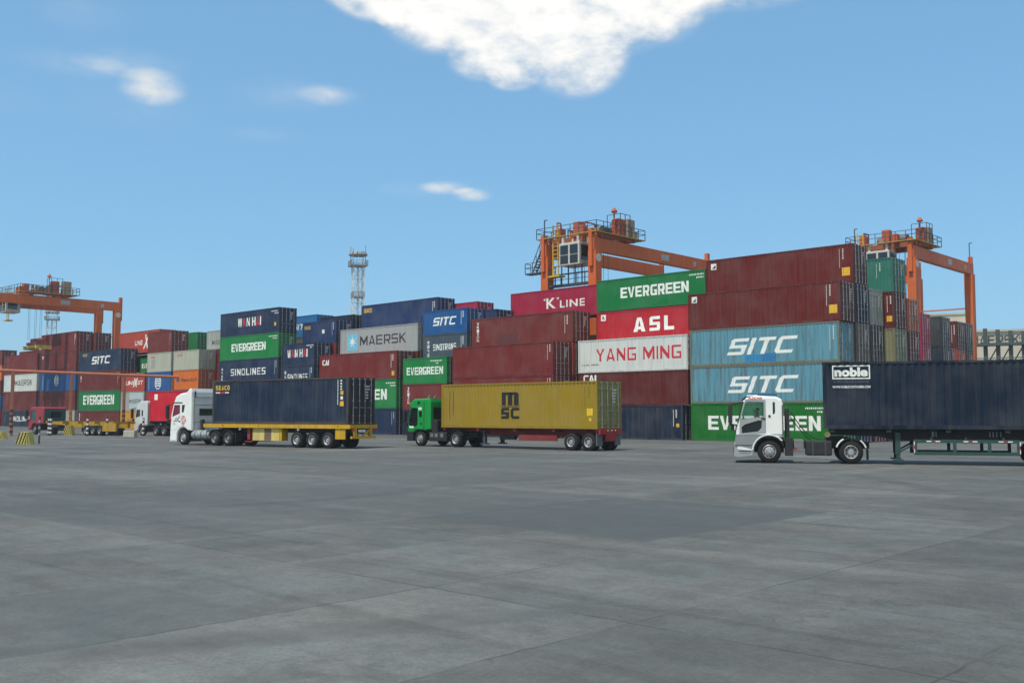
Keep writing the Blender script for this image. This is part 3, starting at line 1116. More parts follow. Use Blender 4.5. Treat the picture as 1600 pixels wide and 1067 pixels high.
    for i, (c, lb) in enumerate((('brown', "brown ground container seen through the gap left of the tall stack"), ('navy', "navy container second up in the gap left of the tall stack"), ('redbrown', "red-brown container third up in the gap left of the tall stack"), ('brown', "brown container just below the half-hidden light grey one"))):
        container(-119.85, -113.6, V(0), 2.65 * i, 2.65 * (i + 1), C[c], lb, rust=.3)
    container(-123.8, -113.0, V(2), 10.6, 13.6, C['midblue'], "sliver of blue container roof behind the half-hidden light grey box, left of the tall stack", rust=.1)
    a, b = -131.15, -124.4
    container(a, b, V(-1), 0, 2.6, C['brown'], "small brown ground container behind the white tractor with red load", rust=.25)
    container(a, b, V(-1), 2.6, 5.2, C['red'], "dull red container above the white tractor with red load", rust=.35, dirt=.9)
    t = container(a, b, V(-1), 5.2, 7.85, C['blue'], "blue container with round white emblem under the beige one", rust=.2)
    globe(t, .47, .45, .92)
    code_marks(t, .08, .1, .85, second=False)
    t = container(a, b, V(-1), 7.85, 10.5, C['beige'], "beige container with small red mark over a grey panel", rust=.15)
    write(t, "OOCL", .15, .33, .72, .84, MAT_LETTER_RED, bold=.03)
    patch(t, .17, .33, .18, .68, plain("grey_patch", (0.29, 0.32, 0.31), .6))
    t = container(a, b, V(-1), 10.5, 13.4, C['brown2'], "topmost brown twenty-foot container on the beige one", rust=.15)
    code_marks(t, .88, .35, .85)
    t = container(-145.3, -132.7, V(0), 11.0, 14.2, C['redorange'], "long orange-red container with a big white X", rust=.15)
    write(t, "X", .60, .76, .18, .82, bold=.03, shear=.25)
    write(t, "LINE", .40, .58, .36, .58, bold=.03)
    t = container(-138.4, -132.0, V(0), 7.95, 10.2, C['green'], "green container showing only its first white letter, in the gap beside the beige one", rust=.15)
    write(t, "EVERGREEN", .08, .91, .35, .64, bold=.045)
    container(-145.2, -132.6, V(1), 8.4, 11.0, C['slate'], "slate container in the gap under the long orange-red one", rust=.2)

    # ---- LUNEX slot ------------------------------------------------------------------------
    a, b = -138.85, -131.75
    t = container(a, b, V(-1), 0, 2.58, C['yellow'], "amber yellow container on the ground, left of the white tractor with the bright red load", rust=.15)
    write(t, "Hapag-Lloyd", .3, .88, .36, .58, plain("brown_lettering", (.35, .12, .01), .6), bold=.02)
    t = container(a, b, V(-1), 2.58, 5.3, C['ltgrey'], "pale grey container with dark letters on the amber yellow one", rust=.15)
    patch(t, .36, .93, .12, .95, plain("pale_patch", (0.42, 0.47, 0.48), .6))
    write(t, "MAERSK", .38, .86, .38, .60, MAT_LETTER_DARK, bold=.015, lift=.008)
    t = container(a, b, V(-1), 5.3, 7.9, C['redorange'], "short orange-red container with a white cross in its lettering, behind the pipe frame", rust=.2)
    write(t, "LINEXST", .20, .92, .36, .58, bold=.02)
    write(t, "X", .50, .72, .24, .72, bold=.03, shear=.25, name="emblem")
    sticker(t, .86, .86, .30, MAT_LETTER)

    # ---- navy SITC stack -------------------------------------------------------------------
    a, b = -153.0, -139.1
    t = container(a, b, V(-1), 0, 2.6, C['brown'], "brown ground container left of the amber yellow one, behind the chassis", rust=.2)
    write_down(t, "TEX", .04, .32, .2, .85)
    t = container(a, b, V(-1), 2.6, 5.6, C['green'], "green container with white block lettering, second from the ground above the yellow chassis", rust=.1, dirt=.3)
    write(t, "EVERGREEN", .12, .86, .31, .78, bold=.045)
    t = container(a, b, V(-1), 5.6, 8.58, C['brown'], "brown container between a green one and a navy one with white slanted letters", rust=.2)
    write_down(t, "TEX", .05, .32, .45, .92)
    code_marks(t, .93, .3, .85)
    t = container(a, b, V(-1), 8.58, 11.65, C['navy2'], "navy container with white slanted letters and a dark door end, above the pipe frame", rust=.1)
    write(t, "SITC", .30, .75, .33, .70, bold=.035, shear=.30)
    write(t, "SEACO", .08, .18, .74, .88, MAT_LETTER_YELLOW, bold=.02)
    code_marks(t, .945, .35, .9)

    # ---- far left stacks -------------------------------------------------------------------
    a, b = -167.8, -154.2
    container(a, b, V(-1), 0, 2.75, C['ltgrey'], "grey ground container behind the red tractor", rust=.3)
    container(a, b, V(-1), 2.75, 5.8, C['brown'], "brown container above the red tractor", rust=.2)
    t = container(a, b, V(-1), 5.8, 8.8, C['blue'], "bright blue container with small round white emblem on the far left", rust=.1)
    globe(t, .47, .55, .85)
    code_marks(t, .08, .1, .85, second=False)
    t = container(a, b, V(-1), 8.8, 11.95, C['redbrown'], "brown-red container on the bright blue one with emblem", rust=.15)
    placard(t, .06, .78)
    t = container(a, b, V(-1), 11.95, 15.0, C['redbrown'], "topmost brown-red container of the far-left stack, right of the crane spreader", rust=.15)
    code_marks(t, .05, .2, .85, second=False)
    code_marks(t, .93, .3, .85)
    container(-166.5, -153.3, V(0), 11.9, 14.85, C['brown'], "brown container end behind the topmost brown-red one, before the crane legs", rust=.2)
    a, b = -183.4, -169.2
    t = container(a, b, V(-1), 0, 2.65, C['navy'], "navy container with white lettering on the ground at far left, behind an orange post", rust=.2)
    write(t, "SINOLINES", .22, .88, .34, .66, bold=.02)
    code_marks(t, .07, .2, .8, second=False)
    t = container(a, b, V(-1), 2.65, 5.95, C['brown'], "brown container between a navy lettered one and a white one at far left", rust=.2)
    code_marks(t, .1, .4, .9, second=False)
    t = container(a, b, V(-1), 5.95, 8.85, C['white'], "white container with dark lettering at far left, crossed by an orange post", rust=.15)
    write(t, "MAERSK", .33, .87, .34, .66, MAT_LETTER_DARK, bold=.015)
    on_side(t, *disc_pts(-5.2, 1.45, .7), plain("pale_blue_disc", (0.50, 0.64, 0.68), .6), "emblem")
    t = container(a, b, V(-1), 8.85, 12.2, C['redbrown'], "brown-red container on the white one, under the yellow spreader", rust=.2)
    code_marks(t, .1, .3, .85, second=False)
    container(a - .5, b - .6, V(0), 10.4, 13.1, C['brown'], "dark brown container top behind the yellow spreader", rust=.2)
    a, b = -197.6, -184.7
    cols = [('red', "dark red container at the lower left edge of the yard"), ('blue', "blue container second from the ground at the left edge"), ('brown', "brown container at mid height on the left edge"),
            ('orange', "orange container at the left edge"), ('redbrown', "brown-red topmost container at the left edge")]
    for i, (c, lb) in enumerate(cols):
        container(a, b, V(-1), 2.68 * i, 2.68 * (i + 1), C[c], lb, rust=.2)

    # ---- block further back on the right ------------------------------------------------------
    def at(px, v, z=8):
        k = (px - 800) / FPX
        c, s = math.cos(PITCH), math.sin(PITCH)
        return (k * (c * v * S1 + (z - CAM_H) * s) - v * C1) / (S1 + k * c * C1)
    for vv, u1, lv in (
            (95.0, at(1440, 95), [('navy', "navy ground container under the pink ones", 6.1), ('brown', "brown container under the lower pink one", 6.1), ('pink', "lower pink container beyond the dark maroon end", 6.1), ('pink', "upper pink container left of the dark grey one", 6.1)]),
            (100.0, at(1472, 100), [('brown', "brown container in the back block, ground level", 6.1), ('navy', "navy container in the back block, second level", 6.1), ('navy', "small dark navy container end below the dark grey one", 6.1), ('darkgrey', "dark grey container with faint white emblem beside the pink ones", 12.2)]),
            (102.6, at(1480.5, 102.6, 6), [('grey', "grey container behind the small pink end", 6.1), ('brown', "brown container under the small pink end", 6.1), ('pink', "small pink container end below the dark grey box", 6.1)]),
            (106.0, at(1496, 106), [('navy', "navy ground container near the far crane leg", 6.1), ('brown', "brown container near the far crane leg", 6.1), ('redorange', "rust orange container under the dark red-brown one near the far crane leg", 6.1), ('maroon', "dark red-brown container near the far crane leg", 12.2)]),
            (108.7, at(1509, 108.7), [('brown', "brown ground container beside the far crane leg", 6.1), ('grey', "grey container beside the far crane leg", 6.1), ('maroon', "maroon container beside the far crane leg", 6.1), ('darkgrey', "dark green-grey container end touching the far crane leg", 6.1)])):
        for i, (c, lb, Lc) in enumerate(lv):
            t = container(u1 - Lc, u1, vv, 2.93 * i, 2.93 * (i + 1), C[c], lb, rust=.25)
            if c == 'darkgrey' and Lc > 7:
                on_side(t, *disc_pts(4.1, 1.75, .33, 12), MAT_LETTER, "emblem")
                on_side(t, quad_pts(3.4, 4.5, 2.25, 2.45), [(0, 1, 2, 3)], MAT_LETTER, "code_marks")
            if c == 'maroon' and Lc > 7:
                code_marks(t, .955, .25, .85)


def wan_hai(t, f0, f1):
    w = f1 - f0
    # white letters, the two As in red
    cell = w / 6.9
    x = f0
    for ch, k in (("W", 1.25), ("A", 1.0), ("N", 1.0), (" ", .30), ("H", 1.0), ("A", 1.0), ("I", .32)):
        if ch != ' ':
            pts, polys = block_glyphs(ch, .27, .17, .1)
            L, H = t['L'], t['H']
            P = [(-L / 2 + (x + cell * k * px) * L, (.36 + .36 * pz) * H) for px, pz in pts]
            on_side(t, P, polys, MAT_LETTER_RED if ch == 'A' else MAT_LETTER, "lettering")
        x += cell * (k + .16)


build_yard()


# ------------------------------------------------------------------ wheels and vehicles
def tyre_mesh(r=0.5, w=0.28, dual=False):
    key = ('tyre', r, w, dual)
    if key in _cont:
        return _cont[key]
    bm = bmesh.new()

    def one(y):
        ri = r * 0.56
        prof = [(y, ri), (y, r * .62), (y - .004, r * .9), (y + w * .12, r * .985), (y + w * .2, r), (y + w * .38, r), (y + w * .40, r * .975), (y + w * .6, r * .975), (y + w * .62, r), (y + w * .8, r), (y + w * .88, r * .985), (y + w, r * .9), (y + w, ri)]
        lathe_y(bm, prof, 32)
    one(0)
    if dual:
        one(w + 0.06)
    me = finish(bm, "wheel", True)
    _cont[key] = me
    return me


def rim_mesh(r=0.5, w=0.28, deep=False):
    key = ('rim', r, w, deep)
    if key in _cont:
        return _cont[key]
    bm = bmesh.new()
    R0 = r * .57
    if deep:
        prof = [(-.006, R0), (-.012, R0 * .96), (.03, R0 * .86), (.13, R0 * .80), (.14, R0 * .62), (.12, R0 * .52), (.05, R0 * .46), (.02, R0 * .40), (.015, .001)]
    else:
        prof = [(-.008, R0), (-.016, R0 * .96), (.035, R0 * .85), (.045, R0 * .78), (-.015, R0 * .66), (-.03, R0 * .50), (-.035, R0 * .36), (-.085, R0 * .30), (-.09, .001)]
    lathe_y(bm, prof, 28)
    for i in range(10):
        w_ = 2 * math.pi * i / 10
        q = R0 * .50
        c = Vector((q * math.cos(w_), prof[5][0] - .005, q * math.sin(w_)))
        tube(bm, c, c + Vector((0, -.03, 0)), .016, 6)
    me = finish(bm, "rim", False)
    _cont[key] = me
    return me


def hole_mesh(r, deep):
    key = ('holes', r, deep)
    if key in _cont:
        return _cont[key]
    bm = bmesh.new()
    R0 = r * .57
    for i in range(8):
        w_ = 2 * math.pi * (i + .5) / 8
        q = R0 * .74
        c = Vector((q * math.cos(w_), (.128 if deep else .018), q * math.sin(w_)))
        tube(bm, c, c + Vector((0, -.014, 0)), .034, 8)
    me = finish(bm, "hand_hole")
    _cont[key] = me
    return me


def wheel(parent, x, y_out, r=0.5, w=0.28, dual=False, rim=None, side=-1):
    """wheel whose outer face is at y_out; side -1 faces the -y side"""
    o = place(tyre_mesh(r, w, dual), "wheel", MAT_TYRE, parent, (x, y_out, r), None)
    if side > 0:
        o.rotation_euler = (0, 0, math.pi)
    rm = place(rim_mesh(r, w, dual), "rim", rim or MAT_RIM, o)
    place(hole_mesh(r, dual), "hand_hole", MAT_BLACK, o)
    return o


def inset_loop(pts, d):
    n = len(pts)
    out = []
    area = sum(pts[i][0] * pts[(i + 1) % n][1] - pts[(i + 1) % n][0] * pts[i][1] for i in range(n))
    sg = 1 if area > 0 else -1
    for i in range(n):
        p0, p1, p2 = Vector(pts[i - 1]), Vector(pts[i]), Vector(pts[(i + 1) % n])
        a, b = (p1 - p0).normalized(), (p2 - p1).normalized()
        na, nb = Vector((-a.y, a.x)) * sg, Vector((-b.y, b.x)) * sg
        m = na + nb
        if m.length < 1e-6:
            m = na
        m.normalize()
        k = d / max(0.45, m.dot(na))
        out.append((p1.x + m.x * k, p1.y + m.y * k))
    return out


def shell(bm, outline, w, c=0.07, holes=(), skip=(), steps=2):
    """cab shell: outline (x,z) swept over width w with rounded shoulders, side windows cut out, outline edges in skip left open"""
    n = len(outline)
    prev = {}
    for s in (-1, 1):
        rings = []
        for k in range(steps + 1):
            t = math.pi / 2 * k / steps
            ins, y = c * (1 - math.cos(t)), w / 2 - c * (1 - math.sin(t))
            lp = inset_loop(outline, ins) if ins > 1e-6 else outline
            if k < steps:
                rings.append([bm.verts.new((x, s * y, z)) for x, z in lp])
            else:
                rings.append(fill_loops(bm, [lp] + list(holes), s * y)[0])
        for a, b in zip(rings, rings[1:]):
            for i in range(n):
                j = (i + 1) % n
                bm.faces.new((a[i], a[j], b[j], b[i]))
        prev[s] = rings[0]
    for i in range(n):
        j = (i + 1) % n
        if i in skip:
            continue
        bm.faces.new((prev[-1][i], prev[-1][j], prev[1][j], prev[1][i]))


def pane(pts, y, th=0.012):
    bm = bmesh.new()
    slab(bm, pts, y, y + th)
    return bm


def arc(cx, cz, r, a0, a1, n):
    return [(cx + r * math.cos(R(a0 + (a1 - a0) * i / n)), cz + r * math.sin(R(a0 + (a1 - a0) * i / n))) for i in range(n + 1)]


def fender(bm, cx, cz, r, y0, y1, a0=10, a1=170, th=.03, n=12):
    o = arc(cx, cz, r + th, a0, a1, n)
    i = arc(cx, cz, r, a1, a0, n)
    pts = o + i
    m = len(pts)
    va = [bm.verts.new((x, y0, z)) for x, z in pts]
    vb = [bm.verts.new((x, y1, z)) for x, z in pts]
    for k in range(m):
        j = (k + 1) % m
        bm.faces.new((va[k], va[j], vb[j], vb[k]))
    for k in range(n):
        for v in (va, vb):
            bm.faces.new((v[k], v[k + 1], v[m - 2 - k], v[m - 1 - k]))


def mirror_part(root, x, y, z0, z1, mat=MAT_BLACK):
    bm = bmesh.new()
    box(bm, x - .10, x + .08, y - .26, y - .02, z0, z1, .03)
    box(bm, x + .02, x + .16, y - .16, y - .0, z0 - .34, z0 - .06, .03)
    part(bm, "mirror", mat, root)
    bm = bmesh.new()
    bar(bm, (x + .55, y + .10, z1 + .10), (x, y - .12, z1 + .04), .06)
    bar(bm, (x, y - .12, z1 + .04), (x, y - .12, z0 - .10), .04)
    bar(bm, (x + .35, y + .10, z0 - .12), (x, y - .12, z0 - .04), .05)
    part(bm, "mirror_arm", mat, root)


def tractor(kind, label, loc, yaw, spec):
    """cab-over tractor unit, nose at x=0 pointing -x, near side at -y; origin on the ground at the nose"""
    root = empty("tractor_truck", label, "truck", loc, yaw, "trucks moving containers")
    w = spec.get('w', 2.45)
    h = w / 2
    mat = spec['mat']
    wx, wr = spec['wheels'][0], 0.5
    bm = bmesh.new()
    shell(bm, spec['outline'], w, .09, spec['holes'], spec['glass_edges'], 3)
    part(bm, "cab", mat, root)
    # windscreen across the open outline edges
    for i in spec['glass_edges']:
        p, q = spec['outline'][i], spec['outline'][(i + 1) % len(spec['outline'])]
        bm = bmesh.new()
        dx, dz = q[0] - p[0], q[1] - p[1]
        e = 0.03
        v = [bm.verts.new(c) for c in ((p[0] + .01, -h + .09, p[1]), (p[0] + .01, h - .09, p[1]), (q[0] + .01, h - .09, q[1]), (q[0] + .01, -h + .09, q[1]))]
        bm.faces.new(v)
        part(bm, "windscreen", spec.get('screen', MAT_GLASS), root)
    for k, hp in enumerate(spec['holes']):
        for s in (-1, 1):
            bm = pane(hp, s * (h - .03), .008)
            part(bm, "window", spec['panes'][k], root)
    if 'door' in spec:
        dl, dh = spec['door']
        bm = bmesh.new()
        lo = fill_loops(bm, [dl] + dh, -h - .012)
        lo2 = fill_loops(bm, [inset_loop(dl, -.012)] + [inset_loop(q, -.0) for q in dh], -h + .004)
        for A, B in zip(lo, lo2):
            m = len(A)
            for i in range(m):
                bm.faces.new((A[i], A[(i + 1) % m], B[(i + 1) % m], B[i]))
        d = part(bm, "door", spec.get('door_mat', mat), root)
        bm = bmesh.new()
        hx, hz = spec['handle']
        box(bm, hx - .09, hx + .09, -h - .045, -h - .010, hz - .03, hz + .03, .008)
        part(bm, "handle", MAT_BLACK, d)
    for name, m, boxes in spec.get('boxes', []):
        bm = bmesh.new()
        for b in boxes:
            box(bm, *b)
        part(bm, name, m, root)
    # chassis rails, cross members
    bm = bmesh.new()
    x_end = spec['length']
    for s in (-1, 1):
        box(bm, .5, x_end, *sorted((s * .36, s * .45)), .62, .92)
    for x in (1.0, 2.6, x_end - .15):
        box(bm, x, x + .12, -.36, .36, .66, .88)
    part(bm, "chassis_rail", MAT_BLACK, root)
    bm = bmesh.new()
    xk = spec['fifth']
    slab(bm, [(xk - .55, .96), (xk + .45, .96), (xk + .6, 1.06), (xk + .2, 1.16), (xk - .45, 1.16)], -.45, .45)
    box(bm, xk - .3, xk + .3, -.42, .42, .9, .97)
    part(bm, "fifth_wheel", MAT_BLACK, root)
    for s in (-1, 1):
        wheel(root, wx, s * (h - .06), wr, .28, False, spec.get('rim_front', MAT_RIM), s)
        for x in spec['wheels'][1:]:
            wheel(root, x, s * (h - .06), wr, .27, True, spec.get('rim_rear', MAT_RIM), s)
            bm = bmesh.new()
            fender(bm, x, wr, .56, *sorted((s * (h - .02), s * (h - .66))), 25, 165)
            part(bm, "mudguard", spec.get('guard', MAT_BLACK), root)
    bm = bmesh.new()
    box(bm, wx - .62, wx + .62, -h + .42, h - .42, .45, 1.05)
    box(bm, wx - .58, wx + .58, -h + .06, h - .06, 1.06, 1.16)
    part(bm, "wheel_housing", MAT_BLACK, root)
    for x in (wx, *spec['wheels'][1:]):
        bm = bmesh.new()
        tube(bm, (x, -h + .4, wr), (x, h - .4, wr), .09, 8)
        part(bm, "axle", MAT_BLACK, root)
    mirror_part(root, spec['mirror'][0], -h - .02, spec['mirror'][1], spec['mirror'][2])
    bm = bmesh.new()
    tube(bm, (0, 0, 0), (0, 0, 1), .02, 4)
    bm.free()
    return root


ROUND = lambda x0, x1, z0, z1, r=.06: [(x0 + r, z0), (x1 - r, z0), (x1, z0 + r), (x1, z1 - r), (x1 - r, z1), (x0 + r, z1), (x0, z1 - r), (x0, z0 + r)]


def build_silver_truck():
    silver = plain("silver_paint", (0.36, 0.38, 0.38), .38, .25, .5, .05, 1.5)
    white = plain("cab_white", (0.78, 0.80, 0.76), .38, 0, .5, .05, 1.5)
    yaw = -math.atan2(.225, .974)
    d = Vector((.974, -.225, 0))
    n = Vector((.225, .974, 0))
    front = Vector((11.07, 42.9, 0)) - d * 1.43 + n * 1.225
    wx = 1.43
    ol = [(.16, .50), (.02, .55), (.0, 1.02), (.06, 1.5), (.10, 1.72), (.34, 2.66), (.50, 2.82), (.95, 2.90), (1.75, 2.86), (1.98, 2.74), (2.04, 2.5), (2.05, 1.12), (1.98, 1.12)] + arc(wx, .52, .66, 62, 175, 9) + [(.74, .46)]
    win = [(.30, 1.86), (1.22, 2.00), (1.22, 2.62), (.52, 2.64), (.44, 2.56), (.26, 1.92)]
    low = [(.30, 1.28), (.98, 1.36), (1.12, 1.52), (1.14, 1.82), (1.00, 1.84), (.42, 1.66), (.28, 1.54)]
    rear = [(1.60, 2.10), (1.66, 2.10), (1.70, 2.18), (1.70, 2.62), (1.60, 2.62)]
    spec = dict(outline=ol, holes=[win, low, rear], panes=[MAT_CLEAR, MAT_GLASS, MAT_GLASS], glass_edges=[4], screen=MAT_CLEAR, mat=white, wheels=[wx, wx + 3.35], length=5.6, fifth=4.35,
                door=([(.19, 1.20), (1.30, 1.30), (1.30, 2.72), (.46, 2.74), (.22, 1.9)], [win, low]), handle=(1.2, 1.92), door_mat=silver, mirror=(-.18, 1.72, 2.5), guard=MAT_BLACK)
    t = tractor('silver', "silver-white cab-over tractor truck with driver at the window, pulling a dark container", front, yaw, spec)
    bm = bmesh.new()
    slab(bm, [(-.06, .30), (.12, .26), (.72, .34), (.72, .60), (.10, .72), (-.04, .74)], -1.22, 1.22)
    part(bm, "bumper", silver, t)
    bm = bmesh.new()
    box(bm, -.075, -.03, -1.0, 1.0, .34, .66, .01)
    part(bm, "bumper_trim", MAT_BLACK, t)
    bm = bmesh.new()
    slab(bm, [(-.05, .78), (.16, .78), (.18, 1.02), (.0, 1.04)], -1.20, -.92)
    part(bm, "headlight", MAT_CHROME, t)
    bm = bmesh.new()
    slab(bm, [(-.05, .78), (.16, .78), (.18, 1.02), (.0, 1.04)], .92, 1.20)
    part(bm, "headlight", MAT_CHROME, t)
    bm = bmesh.new()
    fender(bm, wx, .52, .62, -1.245, -.7, 22, 172, .05, 14)
    part(bm, "mudguard", MAT_BLACK, t)
    bm = bmesh.new()
    fender(bm, wx, .52, .675, -1.252, -1.1, 40, 176, .055, 14)
    part(bm, "wheel_arch_trim", white, t)
    bm = bmesh.new()
    box(bm, .52, .98, -1.0, 1.0, 2.885, 2.93, .01)
    part(bm, "roof_visor", white, t)
    pts, polys = glyphs("ASDIS", .03, 1.0)
    bm = bmesh.new()
    vs = [bm.verts.new((.55 + .62 * x, -1.256, 2.752 + .10 * z)) for x, z in pts]
    for p in polys:
        bm.faces.new([vs[i] for i in p])
    part(bm, "lettering", MAT_LETTER_RED, t)
    trim = plain("silver_lower", (.27, .29, .29), .4, .3, .5, .06, 1.5)
    bm = bmesh.new()
    a_ = arc(wx, .52, .735, 108, 172, 7)
    slab(bm, [(.03, 1.20), (.02, .80)] + a_[::-1] + [(1.19, 1.235)], -1.241, -1.229)
    part(bm, "lower_panel", trim, t)
    bm = bmesh.new()
    box(bm, .02, 1.28, -1.252, -1.236, 1.205, 1.235)
    part(bm, "belt_trim", MAT_CHROME, t)
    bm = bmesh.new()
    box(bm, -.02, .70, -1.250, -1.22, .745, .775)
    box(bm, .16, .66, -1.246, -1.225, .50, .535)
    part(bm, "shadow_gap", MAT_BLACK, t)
    bm = bmesh.new()
    box(bm, .18, .60, -1.235, -1.2, .42, .49, .01)
    part(bm, "step", MAT_CHROME, t)
    bm = bmesh.new()
    slab(bm, [(.095, 1.74), (.145, 1.74), (.395, 2.64), (.345, 2.66)], -1.235, -1.15)
    part(bm, "pillar_trim", MAT_BLACK, t)
    bm = bmesh.new()
    box(bm, 1.985, 2.03, -1.243, -1.2, 1.16, 2.5)
    box(bm, 1.34, 2.0, -1.236, -1.22, 1.225, 1.245)
    part(bm, "panel_gap", MAT_DARK, t)
    bm = bmesh.new()
    tube(bm, (1.46, -1.20, 2.02), (1.46, -1.245, 2.02), .055, 10)
    part(bm, "filler_cap", MAT_BLACK, t)
    bm = bmesh.new()
    slab(bm, [(.30, 2.72), (.52, 2.70), (.56, 2.83), (.44, 2.86)], -1.18, 1.18)
    part(bm, "sun_visor", MAT_BLACK, t)
    bm = bmesh.new()
    slab(bm, [(-.015, 1.10), (.02, 1.10), (.06, 1.62), (.03, 1.62)], -.95, .95)
    part(bm, "grille", MAT_BLACK, t)
    # dark lining of the cabin
    bm = bmesh.new()
    box(bm, 1.40, 1.46, -1.12, 1.12, 1.20, 2.66)
    box(bm, .60, 1.40, -1.12, 1.12, 2.70, 2.74)
    box(bm, .20, 1.40, -1.10, 1.10, 1.16, 1.22)
    part(bm, "cab_lining", plain("cab_lining", (.05, .05, .052), .8), t)
    # engine side: intake snorkel, battery box, step, tank, lines
    bm = bmesh.new()
    box(bm, 2.10, 2.30, -.95, -.70, .75, 2.35, .03)
    part(bm, "air_intake", MAT_BLACK, t)
    bm = bmesh.new()
    box(bm, 2.10, 2.42, -1.18, -.5, .32, 1.10, .02)
    part(bm, "battery_box", MAT_BLACK, t)
    bm = bmesh.new()
    box(bm, 2.46, 2.86, -1.19, -.6, .50, 1.02, .03)
    part(bm, "tool_box", plain("dull_grey", (.16, .17, .17), .6), t)
    bm = bmesh.new()
    box(bm, 2.94, 4.02, -1.16, -.55, .34, .98, .08)
    part(bm, "fuel_tank", MAT_BLACK, t)
    bm = bmesh.new()
    for x in (3.2, 3.72):
        box(bm, x, x + .06, -1.175, -.56, .33, .99)
    part(bm, "tank_strap", MAT_DARK, t)
    bm = bmesh.new()
    box(bm, 2.46, 2.6, -1.20, -1.192, .62, .68)
    part(bm, "reflector", MAT_RED_LAMP, t)
    for k, (xa, xb) in enumerate(((2.35, 4.2), (2.4, 4.0))):
        bm = bmesh.new()
        prev = None
        for i in range(9):
            q = i / 8
            p = (xa + (xb - xa) * q, -.3 + .2 * k, 2.0 - 1.1 * q - .5 * math.sin(q * math.pi) + .2 * k)
            if prev:
                tube(bm, prev, p, .022, 5)
            prev = p
        part(bm, "air_hose", MAT_BLACK, t)
    # second-wheel light guards
    bm = bmesh.new()
    fender(bm, wx + 3.35, .5, .60, -1.24, -1.05, 118, 160, .05, 6)
    fender(bm, wx + 3.35, .5, .60, -1.24, -1.05, 18, 52, .05, 6)
    part(bm, "mudguard_flap", white, t)
    bm = bmesh.new()
    box(bm, wx + 4.02, wx + 4.05, -1.2, -.6, .18, .62)
    part(bm, "mud_flap", MAT_BLACK, t)
    # interior
    bm = bmesh.new()
    box(bm, .78, 1.22, -.95, -.45, 1.26, 1.50, .04)
    slab(bm, [(1.16, 1.4), (1.28, 1.4), (1.38, 2.1), (1.28, 2.13)], -.93, -.47)
    part(bm, "seat", MAT_DARK, t)
    bm = bmesh.new()
    slab(bm, [(.14, 1.3), (.52, 1.3), (.46, 1.72), (.20, 1.78)], -1.1, 1.1)
    part(bm, "dashboard", MAT_BLACK, t)
    bm = bmesh.new()
    c = Vector((.55, -.70, 1.84))
    ax = Vector((.45, 0, .89)).normalized()
    e1 = Vector((0, 1, 0))
    e2 = ax.cross(e1)
    for i in range(16):
        p = c + .22 * (e1 * math.cos(i * math.pi / 8) + e2 * math.sin(i * math.pi / 8))
        q = c + .22 * (e1 * math.cos((i + 1) * math.pi / 8) + e2 * math.sin((i + 1) * math.pi / 8))
        tube(bm, p, q, .016, 5)
    tube(bm, c, c - ax * .3, .03, 6)
    bar(bm, c - e1 * .21, c + e1 * .21, .03)
    part(bm, "steering_wheel", MAT_BLACK, t)
    M = Matrix.Translation(front) @ Matrix.Rotation(yaw, 4, 'Z')
    driver(M, yaw)
    # --- trailer and its load
    yaw2 = -math.atan2(.309, .951)
    d2, n2 = Vector((.951, -.309, 0)), Vector((.309, .951, 0))
    corner = Vector((13.27, 42.4, 0))
    org = corner + n2 * 1.22
    green = plain("dark_green_chassis", (.022, .06, .052), .55)
    tr = empty("semi_trailer", "dark container chassis with green side guard behind the silver truck", "trailer", org, yaw2, "trailers under containers")
    bm = bmesh.new()
    for s in (-1, 1):
        slab(bm, [(.2, 1.22), (2.2, 1.16), (2.9, 1.0), (12.3, 1.0), (12.3, 1.46), (.2, 1.46)], *sorted((s * .42, s * .56)))
    for x in (.25, 2.5, 4.8, 7.0, 9.3, 11.9):
        box(bm, x, x + .2, -1.18, 1.18, 1.34, 1.465)
    part(bm, "main_beam", MAT_BLACK, tr)
    for s in (-1, 1):
        bm = bmesh.new()
        box(bm, 2.85, 3.05, *sorted((s * .82, s * 1.0)), .42, 1.34)
        box(bm, 2.88, 3.02, *sorted((s * .84, s * .98)), .22, .42)
        box(bm, 2.74, 3.16, *sorted((s * .74, s * 1.08)), .17, .22)
        bar(bm, (3.05, s * .9, .55), (3.75, s * .9, .95), .07)
        part(bm, "landing_leg", green if s < 0 else MAT_BLACK, tr)
        bm = bmesh.new()
        y0, y1 = sorted((s * 1.14, s * 1.18))
        box(bm, 3.55, 7.55, y0, y1, .92, 1.06)
        box(bm, 3.55, 7.55, y0, y1, .42, .56)
        for x in (3.55, 5.05, 6.35, 7.42):
            box(bm, x, x + .13, y0, y1, .56, .92)
        for x in (4.2, 5.5, 6.9):
            box(bm, x, x + .08, *sorted((s * .56, s * 1.14)), 1.06, 1.14)
        part(bm, "side_guard", green, tr)
        for x in (8.35, 9.65):
            wheel(tr, x, s * 1.17, .5, .27, True, MAT_RIM_DARK, s)
    bm = bmesh.new()
    for x in (4.05, 5.45, 6.75):
        box(bm, x, x + .18, -1.186, -1.181, .965, 1.005)
        box(bm, x + .34, x + .52, -1.186, -1.181, .965, 1.005)
    for x in (3.56, 7.52):
        box(bm, x, x + .03, -1.186, -1.181, .50, .66)
        box(bm, x, x + .03, -1.186, -1.181, .82, .98)
    part(bm, "white_reflector", MAT_LETTER, tr)
    bm = bmesh.new()
    for x in (4.23, 5.63, 6.93):
        box(bm, x, x + .16, -1.186, -1.181, .965, 1.005)
    for x in (3.56, 7.52):
        box(bm, x, x + .03, -1.186, -1.181, .66, .82)
    part(bm, "red_reflector", MAT_RED_LAMP, tr)
    bm = bmesh.new()
    for x in (4.3, 4.35, 4.45, 6.5, 6.62, 6.75, 6.9):
        box(bm, x, x + .05, -.57, -.565, 1.16, 1.38)
    part(bm, "code_marks", plain("faint_marks", (.25, .25, .25), .6), tr)
    bm = bmesh.new()
